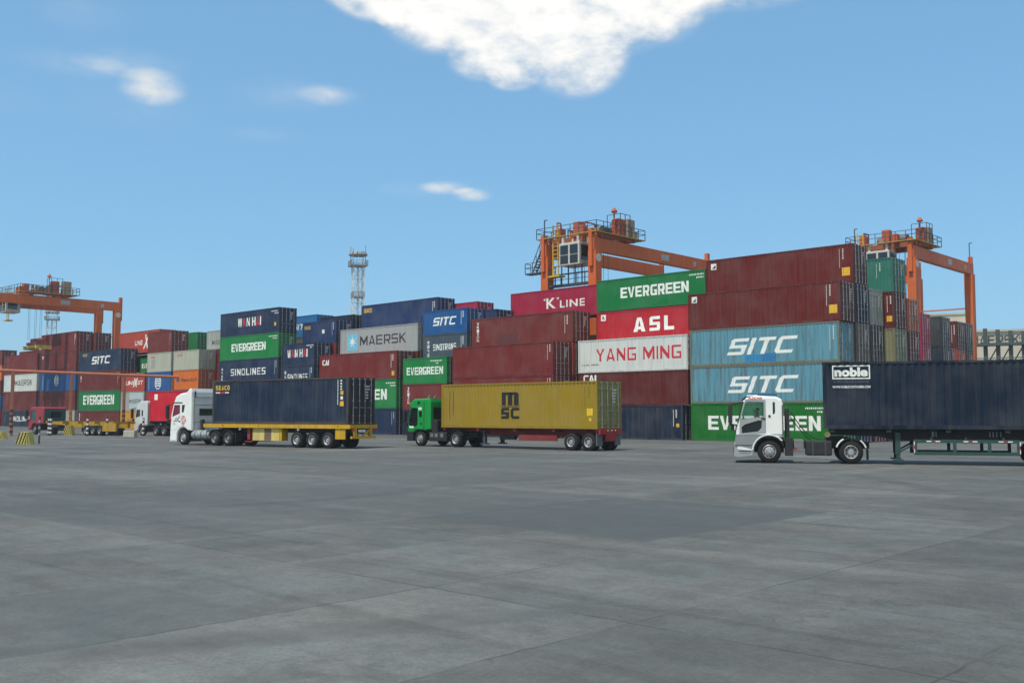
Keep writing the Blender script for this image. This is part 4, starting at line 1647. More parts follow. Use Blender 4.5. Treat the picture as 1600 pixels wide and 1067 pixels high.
    tube(bm, (.15, -.9, 1.24), (.15, -.96, 1.24), .12, 12)
    part(bm, "marker_lamp", plain("yellow_marker", (.6, .5, .2), .5), tr)
    L, H = 12.19, 2.85
    t2 = container(0, 0, 0, 0, 0, (.0085, .0185, .036), "dark navy container with a white framed logo, on the trailer of the silver truck", rust=.18, dirt=.35, group="containers carried on trailers",
                   loc=org + d2 * (L / 2) + Vector((0, 0, 1.475)), yaw=yaw2, dims=(L, H))
    bx0, bx1, bz0, bz1 = -L / 2 + .40, -L / 2 + 1.92, H - .74, H - .16
    P, Q = [], []
    for q in ((bx0, bx1, bz0, bz0 + .05), (bx0, bx1, bz1 - .05, bz1), (bx0, bx0 + .05, bz0 + .05, bz1 - .05), (bx1 - .05, bx1, bz0 + .05, bz1 - .05)):
        b = len(P)
        P += quad_pts(*q)
        Q.append((b, b + 1, b + 2, b + 3))
    on_side(t2, P, Q, MAT_LETTER, "logo_border")
    write(t2, "noble", (bx0 + .09 + L / 2) / L, (bx1 - .09 + L / 2) / L, (bz0 + .10) / H, (bz1 - .08) / H, bold=.05, name="logo_lettering")
    write(t2, "CONTAINER LEASING", (bx0 + .05 + L / 2) / L, (bx1 - .05 + L / 2) / L, (bz0 - .15) / H, (bz0 - .07) / H, plain("grey_lettering", (.10, .13, .16), .6), bold=.01, name="small_lettering")
    write(t2, "WWW.NOBLECONTAINERS.COM", (bx0 + L / 2) / L, (bx1 + L / 2) / L, (bz0 - .38) / H, (bz0 - .28) / H, bold=.03, name="small_lettering")


def driver(M, yaw):
    """seated figure at the wheel: one skinned body"""
    def skin_mesh(name, nodes, edges, mat, parent=None, sub=2):
        me = bpy.data.meshes.new(name)
        me.from_pydata([n[0] for n in nodes], edges, [])
        o = bpy.data.objects.new(name, me)
        COL.objects.link(o)
        sk = o.modifiers.new("skin", 'SKIN')
        for i, n in enumerate(nodes):
            sv = me.skin_vertices[0].data[i]
            sv.radius = n[1] if isinstance(n[1], tuple) else (n[1], n[1])
            sv.use_root = (i == 0)
        sb = o.modifiers.new("sub", 'SUBSURF')
        sb.levels = sb.render_levels = sub
        o.data.materials.append(mat)
        if parent:
            o.parent = parent
        return o
    skin = plain("skin", (.23, .115, .07), .55)
    shirt = plain("red_shirt", (.50, .07, .08), .7)
    hair = plain("black_hair", (.012, .011, .011), .6)
    seat = Vector((1.0, -.70, 1.50))
    nodes = [((0, 0, .06), (.17, .19)), ((-.01, 0, .28), (.15, .19)), ((-.03, 0, .46), (.13, .19)), ((-.045, 0, .575), (.062, .064)), ((-.06, 0, .655), (.092, .082)), ((-.07, 0, .745), (.125, .100)), ((-.06, 0, .83), (.105, .092)),
             ((-.03, -.21, .47), .068), ((-.14, -.26, .24), .050), ((-.40, -.18, .36), .038), ((-.48, -.15, .38), .034),
             ((-.03, .21, .47), .068), ((-.14, .26, .24), .050), ((-.40, .18, .34), .038), ((-.48, .15, .36), .034),
             ((-.30, -.12, .05), .090), ((-.50, -.12, .02), .065), ((-.52, -.12, -.28), .048), ((-.30, .12, .05), .090), ((-.50, .12, .02), .065), ((-.52, .12, -.28), .048),
             ((-.205, 0, .725), .018)]
    edges = [(0, 1), (1, 2), (2, 3), (3, 4), (4, 5), (5, 6), (2, 7), (7, 8), (8, 9), (9, 10), (2, 11), (11, 12), (12, 13), (13, 14), (0, 15), (15, 16), (16, 17), (0, 18), (18, 19), (19, 20), (5, 21)]
    body = skin_mesh("person", nodes, edges, skin)
    tag(body, "driver in a red and white shirt sitting at the window of the silver truck", "person")
    body.matrix_world = M @ Matrix.Translation(seat)
    k = 1.14
    sn = [((0, 0, .06), (.185, .205)), ((-.01, 0, .28), (.167, .205)), ((-.03, 0, .45), (.147, .200)), ((-.03, -.21, .465), .083), ((-.10, -.245, .33), .070), ((-.03, .21, .465), .083), ((-.10, .245, .33), .070)]
    skin_mesh("shirt", sn, [(0, 1), (1, 2), (2, 3), (3, 4), (2, 5), (5, 6)], shirt, body)
    hn = [((-.015, 0, .74), (.115, .105)), ((-.03, 0, .83), (.122, .108)), ((-.075, 0, .87), (.09, .085))]
    skin_mesh("hair", hn, [(0, 1), (1, 2)], hair, body)
    bm = bmesh.new()
    for s in (-1, 1):
        tube(bm, (-.176, s * .035, .755), (-.186, s * .035, .755), .011, 6)
    part(bm, "eyes", MAT_BLACK, body)


def build_white_truck():
    white = plain("cab_white", (0.78, 0.80, 0.76), .38, 0, .5, .05, 1.5)
    d, n = Vector((.8387, -.5446, 0)), Vector((.5446, .8387, 0))
    yaw = math.atan2(-.5446, .8387)
    rear = Vector((-9.92, 60.2, 0))           # near rear corner of the load
    front = rear - d * 16.5 + n * 1.22
    wx = 1.35
    ol = [(.10, .22), (.0, .32), (.0, 1.25), (.05, 1.95), (.30, 2.80), (.34, 2.95), (.55, 3.32), (1.0, 3.52), (1.62, 3.60), (1.95, 3.86), (2.10, 3.86), (2.16, 3.6), (2.2, 2.6), (2.2, .98), (1.98, .98)] + arc(wx, .55, .64, 45, 180, 9) + [(.69, .24)]
    win = [(.22, 1.92), (1.02, 2.14), (1.02, 2.74), (.42, 2.74)]
    qtr = [(1.20, 2.22), (1.40, 2.22), (1.52, 2.74), (1.22, 2.74)]
    red_glass = plain("red_tint_glass", (.16, .015, .03), .2, 0, .5)
    spec = dict(outline=ol, holes=[win, qtr], panes=[red_glass, MAT_GLASS], glass_edges=[3], mat=white, wheels=[wx, 4.5, 5.8], length=6.6, fifth=4.9, rim_rear=MAT_RIM_DARK,
                door=([(.08, 1.0), (.62, 1.05), (.80, 1.22), (1.12, 1.30), (1.12, 2.80), (.36, 2.80), (.12, 1.98)], [win]), handle=(1.0, 1.62), mirror=(-.10, 1.8, 2.7))
    t = tractor('white', "white high-roof tractor truck with red emblem on its door", front, yaw, spec)
    bm = bmesh.new()
    box(bm, .30, 1.25, -1.245, -1.232, 2.86, 2.93)
    part(bm, "roof_trim", MAT_BLACK, t)
    # door decoration: red whirl and dark strokes
    bm = bmesh.new()
    for a, b in ((0, 70), (90, 150), (180, 260), (275, 335)):
        for r in (.10, .19, .27):
            pts = arc(1.36, 1.70, r + .03, a + r * 200, b + r * 200, 5) + arc(1.36, 1.70, r - .02, b + r * 200, a + r * 200, 5)
            m = len(pts)
            vs = [bm.verts.new((x, -1.232, z)) for x, z in pts]
            for k in range(5):
                bm.faces.new((vs[k], vs[k + 1], vs[m - 2 - k], vs[m - 1 - k]))
    box(bm, 1.22, 1.5, -1.234, -1.230, 1.30, 1.335)
    part(bm, "emblem", MAT_LETTER_RED, t)
    bm = bmesh.new()
    for i, (x, z, l, a) in enumerate(((.38, 1.62, .22, .2), (.55, 1.70, .25, .9), (.72, 1.74, .30, .5), (.88, 1.80, .25, 1.0), (.36, 1.45, .18, 0), (.62, 1.62, .30, .3))):
        bar(bm, (x, -1.252, z), (x + l * math.cos(a), -1.252, z + l * math.sin(a)), .006, .035)
    part(bm, "script_marks", MAT_DARK, t)
    # sleeper back wall fittings
    bm = bmesh.new()
    for z in (1.55, 2.75, 3.25):
        box(bm, 2.2, 2.225, -1.05, 1.05, z, z + .05)
    box(bm, 2.2, 2.25, -1.1, -.98, 1.0, 3.4)
    part(bm, "rear_rib", plain("cab_white_dull", (.46, .49, .46), .5), t)
    bm = bmesh.new()
    box(bm, 2.2, 2.23, -.55, .55, 2.02, 2.48)
    part(bm, "rear_window", MAT_GLASS, t)
    bm = bmesh.new()
    box(bm, 2.2, 2.26, -.98, -.90, 3.25, 3.68)
    part(bm, "roof_bracket", MAT_BLACK, t)
    bm = bmesh.new()
    tube(bm, (2.12, -.84, .72), (4.0, -.84, .72), .31, 18)
    part(bm, "fuel_tank", plain("alloy_tank", (.42, .44, .44), .38, .5), t, smooth=False)
    bm = bmesh.new()
    for x in (2.45, 3.05, 3.65):
        tube(bm, (x, -.84, .72), (x + .06, -.84, .72), .32, 18)
    part(bm, "tank_strap", MAT_DARK, t)
    bm = bmesh.new()
    box(bm, -.03, .68, -1.2, 1.2, .20, .58, .05)
    part(bm, "bumper", white, t)
    for s in (-1, 1):
        bm = bmesh.new()
        box(bm, -.04, .12, *sorted((s * 1.18, s * .8)), .66, .94, .03)
        part(bm, "headlight", MAT_CHROME, t)
    bm = bmesh.new()
    box(bm, -.012, .02, -.8, .8, .72, 1.6, .01)
    part(bm, "grille", MAT_BLACK, t)
    bm = bmesh.new()
    tube(bm, (2.55, -.55, 1.0), (2.55, -.55, 1.75), .14, 10)
    part(bm, "air_tank", MAT_BLACK, t)
    bm = bmesh.new()
    box(bm, 6.5, 6.55, -1.15, -.55, .3, .9)
    part(bm, "mud_flap", MAT_BLACK, t)
    # yellow flatbed trailer
    yel = paint((.56, .33, .012), .22, .7)
    cream = paint((.62, .50, .16), .35, .7)
    redp = plain("dull_red", (.28, .03, .03), .6)
    org = rear - d * 13.0 + n * 1.22
    tr = empty("semi_trailer", "yellow flatbed trailer with three axles under the dark blue container", "trailer", org, yaw, "trailers under containers")
    bm = bmesh.new()
    for s in (-1, 1):
        box(bm, 0, 13.2, *sorted((s * 1.26, s * 1.16)), 1.22, 1.46)
    for x in (0, 3.2, 6.4, 9.6, 13.08):
        box(bm, x, x + .12, -1.16, 1.16, 1.24, 1.46)
    part(bm, "deck_rail", yel, tr)
    bm = bmesh.new()
    for s in (-1, 1):
        slab(bm, [(.3, 1.25), (2.6, 1.2), (3.4, .92), (12.9, .92), (12.9, 1.4), (.3, 1.4)], *sorted((s * .4, s * .52)))
    box(bm, .2, 13.0, -1.15, 1.15, 1.36, 1.42)
    part(bm, "main_beam", MAT_BLACK, tr)
    bm = bmesh.new()
    box(bm, 4.62, 7.05, -1.12, -.62, .40, 1.22, .02)
    part(bm, "side_box", cream, tr)
    bm = bmesh.new()
    box(bm, 5.72, 6.35, -1.128, -1.10, .44, 1.18)
    part(bm, "rusty_panel", paint((.17, .12, .08), .9, .9), tr)
    bm = bmesh.new()
    box(bm, 7.1, 7.32, -1.14, -.6, .42, 1.2)
    part(bm, "box_post", yel, tr)
    bm = bmesh.new()
    box(bm, 4.1, 4.35, -1.08, -.7, .45, 1.15)
    box(bm, 4.05, 5.6, -.7, -.5, .34, .44)
    box(bm, 3.9, 4.55, -1.1, -.6, .30, .36)
    part(bm, "landing_leg", redp, tr)
    bm = bmesh.new()
    box(bm, 4.1, 4.35, .7, 1.08, .30, 1.15)
    part(bm, "landing_leg", redp, tr)
    for s in (-1, 1):
        for t_ in (4.34, 3.02, 1.72):
            wheel(tr, 13.0 - t_, s * 1.2, .5, .27, True, MAT_RIM, s)
    for t_ in (4.34, 3.02, 1.72):
        bm = bmesh.new()
        tube(bm, (13.0 - t_, -.9, .5), (13.0 - t_, .9, .5), .08, 8)
        part(bm, "axle", MAT_BLACK, tr)
    bm = bmesh.new()
    box(bm, 11.95, 12.75, -1.2, -1.12, .58, 1.22)
    part(bm, "rear_side_plate", yel, tr)
    bm = bmesh.new()
    box(bm, 13.1, 13.24, -1.1, 1.1, .62, .76)
    for y in (-.75, .62):
        slab(bm, [(13.0, .76), (13.2, .76), (13.2, 1.22), (12.9, 1.22)], y, y + .13)
    bar(bm, (13.15, .6, 1.15), (13.15, -.05, .8), .10)
    part(bm, "rear_bumper", yel, tr)
    bm = bmesh.new()
    box(bm, 13.205, 13.23, -.5, .1, 1.0, 1.16)
    part(bm, "number_plate", MAT_WHITE, tr)
    bm = bmesh.new()
    for y in (-1.1, .95):
        box(bm, 13.205, 13.235, y, y + .18, 1.08, 1.18)
    part(bm, "tail_lamp", MAT_RED_LAMP, tr)
    bm = bmesh.new()
    for x in (1.9, 5.3, 8.9, 12.2):
        tube(bm, (x, -1.265, 1.36), (x, -1.262, 1.36), .05, 8)
    part(bm, "rail_bolt", MAT_BLACK, tr)
    bm = bmesh.new()
    for x in (3.4, 8.7):
        box(bm, x, x + .18, -1.2, -1.15, 1.08, 1.2)
    part(bm, "marker_lamp", MAT_LETTER, tr)
    L, H = 12.19, 2.9
    c2 = container(0, 0, 0, 0, 0, (.0085, .0225, .052), "dark blue container with small yellow lettering, riding on the yellow trailer", rust=.28, dirt=.45, group="containers carried on trailers", frame_rgb=(.06, .045, .04), door_rgb=(.018, .023, .030),
                   loc=rear - d * (L / 2) + n * 1.22 + Vector((0, 0, 1.465)), yaw=yaw, dims=(L, H))
    write(c2, "SEACO", .022, .135, .77, .875, MAT_LETTER_YELLOW, bold=.03)
    patch(c2, .022, .055, .70, .725, MAT_LETTER, "logo_stripe")
    patch(c2, .056, .095, .695, .73, MAT_LETTER_RED, "logo_stripe")
    patch(c2, .096, .13, .70, .725, MAT_LETTER, "logo_stripe")
    code_marks(c2, .925, .44, .94)
    sticker(c2, .956, .44, .30, MAT_STICKER)
    sticker(c2, .956, .67, .24, MAT_STICKER)
    for f, g, s in ((.955, .56, .2),):
        sticker(c2, f, g, s, MAT_LETTER)


def build_green_truck():
    grn = plain("cab_green", (.006, .30, .055), .38, 0, .5, .06, 1.5)
    d, n = Vector((.766, -.643, 0)), Vector((.643, .766, 0))
    yaw = math.atan2(-.643, .766)
    rear = Vector((4.85, 56.5, 0))
    front = rear - d * 15.45 + n * 1.22
    wx = 1.15
    ol = [(.12, .90), (.0, .95), (.0, 1.2), (.05, 1.62), (.28, 2.62), (.12, 2.66), (.20, 2.80), (.62, 3.10), (2.1, 3.14), (2.15, 2.9), (2.15, 1.12), (1.72, 1.05)] + arc(wx, .52, .64, 50, 142, 8)
    win = [(.15, 1.66), (.20, 1.34), (.82, 1.28), (.98, 1.42), (.98, 2.50), (.38, 2.53)]
    qt = ROUND(1.12, 1.38, 1.90, 2.30, .05)
    spec = dict(outline=ol, holes=[win, qt], panes=[MAT_GLASS, MAT_GLASS], glass_edges=[3], mat=grn, wheels=[wx, 4.35], length=5.6, fifth=4.2,
                door=([(.10, 1.15), (1.45, 1.12), (1.45, 2.58), (.36, 2.60), (.13, 1.66)], [win, qt]), handle=(1.3, 1.5), mirror=(-.05, 1.6, 2.3), guard=MAT_BLACK)
    t = tractor('green', "green tractor truck pulling the mustard yellow container", front, yaw, spec)
    bm = bmesh.new()
    box(bm, -.06, .52, -1.2, 1.2, .34, .93, .04)
    part(bm, "bumper", MAT_BLACK, t)
    bm = bmesh.new()
    box(bm, 2.16, 2.19, -.95, .75, 1.80, 2.55)
    part(bm, "rear_window", MAT_GLASS, t)
    bm = bmesh.new()
    box(bm, 1.55, 1.60, -1.25, -1.22, 1.1, 2.9)
    part(bm, "door_shut_line", MAT_DARK, t)
    bm = bmesh.new()
    box(bm, 1.06, 1.36, -1.243, -1.236, 2.38, 2.55)
    box(bm, .22, .62, -1.243, -1.236, 1.18, 1.32)
    part(bm, "notice", MAT_LETTER, t)
    bm = bmesh.new()
    box(bm, .95, 1.2, -1.245, -1.225, 2.78, 2.95)
    part(bm, "side_vent", MAT_BLACK, t)
    bm = bmesh.new()
    tube(bm, (1.55, -.9, 3.10), (1.75, -.9, 3.36), .02, 5)
    tube(bm, (1.8, -.6, 3.10), (2.0, -.6, 3.36), .02, 5)
    part(bm, "air_horn", MAT_CHROME, t)
    for s in (-1, 1):
        bm = bmesh.new()
        box(bm, -.03, .1, *sorted((s * 1.15, s * .8)), .72, .9, .02)
        part(bm, "headlight", MAT_CHROME, t)
    bm = bmesh.new()
    box(bm, 1.95, 3.55, -1.15, -.55, .35, .95, .06)
    part(bm, "fuel_tank", MAT_BLACK, t)
    bm = bmesh.new()
    for x in (2.1, 2.5, 3.0):
        box(bm, x, x + .26, -1.165, -1.14, .62, .86)
    part(bm, "tank_fitting", plain("dull_grey", (.16, .17, .17), .6), t)
    bm = bmesh.new()
    box(bm, 2.17, 2.70, -1.12, 1.0, .95, 1.72, .03)
    part(bm, "air_filter", MAT_BLACK, t)
    bm = bmesh.new()
    tube(bm, (2.25, -.85, 1.35), (2.45, -.95, 1.35), .12, 10)
    part(bm, "air_cap", plain("tan_cap", (.35, .24, .12), .6), t)
    # skeletal trailer
    redp = paint((.20, .022, .025), .35, .7)
    org = rear - d * 12.3 + n * 1.22
    tr = empty("semi_trailer", "dark red skeletal trailer with two axles under the mustard yellow container", "trailer", org, yaw, "trailers under containers")
    bm = bmesh.new()
    for s in (-1, 1):
        slab(bm, [(.1, 1.05), (3.0, 1.0), (3.6, .78), (12.0, .78), (12.3, .9), (12.3, 1.24), (.1, 1.24)], *sorted((s * .4, s * .54)))
    for x in (.1, 3.0, 6.0, 9.0, 12.1):
        box(bm, x, x + .2, -1.16, 1.16, 1.08, 1.245)
    part(bm, "main_beam", redp, tr)
    for s in (-1, 1):
        bm = bmesh.new()
        box(bm, 3.35, 3.55, *sorted((s * .75, s * .95)), .3, 1.1)
        box(bm, 3.2, 3.7, *sorted((s * .68, s * 1.02)), .22, .3)
        part(bm, "landing_leg", MAT_DARK, tr)
        for t_ in (1.91, .67):
            wheel(tr, 12.3 - t_, s * 1.2, .5, .27, True, MAT_RIM, s)
        bm = bmesh.new()
        box(bm, 12.18, 12.24, *sorted((s * .62, s * 1.2)), .30, 1.0)
        part(bm, "mud_flap", plain("grey_flap", (.11, .115, .12), .7), tr)
    for t_ in (1.91, .67):
        bm = bmesh.new()
        tube(bm, (12.3 - t_, -.9, .5), (12.3 - t_, .9, .5), .08, 8)
        part(bm, "axle", MAT_BLACK, tr)
    bm = bmesh.new()
    box(bm, 4.6, 5.8, -.8, -.5, .55, .8, .03)
    part(bm, "spare_tyre_rack", MAT_BLACK, tr)
    bm = bmesh.new()
    box(bm, 6.4, 9.3, -1.1, -1.02, .52, .86)
    part(bm, "side_plate", redp, tr)
    bm = bmesh.new()
    box(bm, 12.25, 12.42, -1.1, 1.1, .95, 1.24)
    box(bm, 12.28, 12.40, -.5, .5, .55, .95)
    part(bm, "rear_bumper", paint((.34, .02, .025), .2, .4), tr)
    bm = bmesh.new()
    for y in (-.4, 0, .35):
        box(bm, 12.42, 12.435, y, y + .1, 1.14, 1.2)
    part(bm, "tail_lamp", MAT_LETTER, tr)
    L, H = 12.3, 2.77
    c3 = container(0, 0, 0, 0, 0, C['msc'], "mustard yellow container with black logo on the trailer of the green truck", rust=.1, dirt=.3, group="containers carried on trailers", door_rgb=(.22, .20, .045),
                   loc=rear - d * (L / 2) + n * 1.22 + Vector((0, 0, 1.25)), yaw=yaw, dims=(L, H))
    dk = plain("black_logo", (.014, .011, .016), .6)
    # m: three rounded arches; SC below
    x0, x1, z0, z1 = -L / 2 + .415 * L, -L / 2 + .525 * L, .50 * H, .79 * H
    P, Q = [], []
    sw = (x1 - x0) * .265
    gap = ((x1 - x0) - 3 * sw) / 2

    def qd(*a):
        b = len(P)
        P.extend(quad_pts(*a))
        Q.append((b, b + 1, b + 2, b + 3))
    for i in range(3):
        qd(x0 + i * (sw + gap), x0 + i * (sw + gap) + sw, z0, z1 - .17)
    # top band with round right shoulders
    for i in range(2):
        xa = x0 + i * (sw + gap) + (0 if i == 0 else sw * .5)
        xb = x0 + (i + 1) * (sw + gap) + sw
        b = len(P)
        pts = [(xa, z1 - .17), (xb, z1 - .17)] + [(xb - .16 + .16 * math.cos(R(q)), z1 - .16 + .16 * math.sin(R(q))) for q in (15, 45, 75, 90)] + [(xa, z1)]
        P.extend(pts)
        Q.append(tuple(range(b, b + len(pts))))
    on_side(c3, P, Q, dk, "logo_letter", lift=.005)
    wv = [(-L / 2 + .395 * L, .485 * H), (-L / 2 + .42 * L, .465 * H), (-L / 2 + .515 * L, .465 * H), (-L / 2 + .545 * L, .488 * H), (-L / 2 + .515 * L, .482 * H), (-L / 2 + .42 * L, .482 * H)]
    on_side(c3, wv, [(0, 1, 5), (1, 2, 4, 5), (2, 3, 4)], dk, "logo_wave")
    write(c3, "SC", .411, .529, .205, .45, dk, bold=.05, name="logo_letter")
    code_marks(c3, .058, .20, .84, dk, second=False)
    code_marks(c3, .083, .28, .80, dk, second=False)
    code_marks(c3, .925, .45, .88, plain("olive_marks", (.20, .14, .02), .6))
    sticker(c3, .955, .35, .42, plain("bright_yellow", (.72, .48, .02), .5))
    sticker(c3, .958, .20, .18, plain("bright_yellow", (.72, .48, .02), .5))
    bm = bmesh.new()
    return t


build_silver_truck()
build_white_truck()
build_green_truck()


def build_far_trucks():
    d, n = Vector((.80, -.60, 0)), Vector((.60, .80, 0))
    yaw = math.atan2(-.60, .80)
    # red tractor, teal tinted glass, pulling an empty yellow chassis
    red = plain("cab_red", (.30, .02, .035), .45, 0, .5, .1, 1.5)
    wx = 1.25
    ol = [(.1, .45), (0, .55), (0, 1.3), (.08, 1.5), (.25, 2.6), (.5, 2.85), (2.9, 2.85), (3.05, 2.7), (3.05, 1.1), (1.9, 1.1)] + arc(wx, .52, .64, 40, 175, 7)
    win = [(.40, 1.45), (1.5, 1.45), (1.5, 2.50), (.60, 2.50)]
    spec = dict(outline=ol, holes=[win], panes=[MAT_TEAL_GLASS], glass_edges=[3], screen=MAT_TEAL_GLASS, mat=red, wheels=[wx, 4.4], length=5.4, fifth=4.2, mirror=(-.1, 1.6, 2.5), rim_front=MAT_RIM_DARK)
    front = Vector((-50.3, 106.0, 0))
    rt = tractor('red', "red tractor truck with a teal rear wall pulling an empty yellow chassis", front, yaw, spec)
    bm = bmesh.new()
    box(bm, 3.05, 3.08, -1.12, 1.12, 1.22, 2.62)
    part(bm, "rear_wall", plain("teal_wall", (.012, .085, .072), .5), rt)
    bm = bmesh.new()
    box(bm, 3.08, 3.10, -.45, .65, 1.75, 2.35)
    part(bm, "rear_window", MAT_GLASS, rt)
    yel = paint((.42, .25, .015), .3, .8)
    tr = empty("semi_trailer", "empty yellow chassis trailer behind the red tractor", "trailer", front + d * 3.5, yaw, "trailers under containers")
    bm = bmesh.new()
    for s in (-1, 1):
        slab(bm, [(0, 1.05), (2.5, 1.0), (3.2, .75), (12.4, .75), (12.4, 1.35), (0, 1.35)], *sorted((s * .5, s * .65)))
    for x in (0, 3, 6, 9, 12.2):
        box(bm, x, x + .2, -1.2, 1.2, 1.15, 1.4)
    part(bm, "main_beam", yel, tr)
    bm = bmesh.new()
    box(bm, 10.6, 12.9, -1.2, -1.0, .45, 1.25)
    part(bm, "rear_box", yel, tr)
    for s in (-1, 1):
        for x in (7.6, 8.9, 10.1):
            wheel(tr, x, s * 1.2, .5, .27, True, MAT_RIM_DARK, s)
        bm = bmesh.new()
        box(bm, 3.4, 3.6, *sorted((s * .8, s * 1.0)), .3, 1.1)
        part(bm, "landing_leg", MAT_DARK, tr)
    # white tractor with a red container
    white = plain("cab_white_far", (.55, .57, .56), .4, 0, .5, .05, 1.5)
    ol = [(.1, .3), (0, .4), (0, 1.3), (.06, 1.75), (.28, 2.75), (.5, 3.15), (1.0, 3.35), (2.1, 3.42), (2.2, 3.2), (2.2, 1.05), (1.9, 1.0)] + arc(1.3, .52, .64, 40, 175, 7)
    win = [(.24, 1.75), (1.0, 1.9), (1.0, 2.55), (.40, 2.55)]
    spec = dict(outline=ol, holes=[win, ROUND(1.25, 1.5, 1.9, 2.5)], panes=[MAT_GLASS, MAT_GLASS], glass_edges=[3], mat=white, wheels=[1.3, 3.6, 4.9], length=6.0, fifth=4.3, mirror=(-.1, 1.7, 2.6), rim_front=MAT_RIM_DARK, rim_rear=MAT_RIM_DARK)
    front = Vector((-36.6, 99.3, 0))
    tractor('white2', "white tractor truck hauling a bright red container, left of the big white cab", front, yaw, spec)
    org = front + d * 2.6
    tr = empty("semi_trailer", "black trailer under the bright red container", "trailer", org, yaw, "trailers under containers")
    bm = bmesh.new()
    for s in (-1, 1):
        box(bm, 0, 12.2, *sorted((s * .45, s * .6)), 1.0, 1.4)
    for x in (0, 4, 8, 12):
        box(bm, x, x + .2, -1.2, 1.2, 1.2, 1.42)
    part(bm, "main_beam", MAT_BLACK, tr)
    for s in (-1, 1):
        for x in (9.6, 10.9):
            wheel(tr, x, s * 1.2, .5, .27, True, MAT_RIM_DARK, s)
    c4 = container(0, 0, 0, 0, 0, (.55, .012, .03), "bright red container with small white emblem on a trailer left of the big white cab", rust=.05, dirt=.2, group="containers carried on trailers",
                   loc=org + d * 6.1 + Vector((0, 0, 1.43)), yaw=yaw, dims=(12.19, 2.9))
    sticker(c4, .075, .80, .55, MAT_LETTER, "emblem")


build_far_trucks()


# ------------------------------------------------------------------ cranes
def railing(bm, pts, h=1.05, step=1.2, r=.03):
    for a, b in zip(pts, pts[1:]):
        a, b = Vector(a), Vector(b)
        n = max(1, round((b - a).length / step))
        for i in range(n + 1):
            p = a.lerp(b, i / n)
            bar(bm, p, p + Vector((0, 0, h)), r * 2)
        for q in (h, h * .55):
            bar(bm, a + Vector((0, 0, q)), b + Vector((0, 0, q)), r * 1.8)


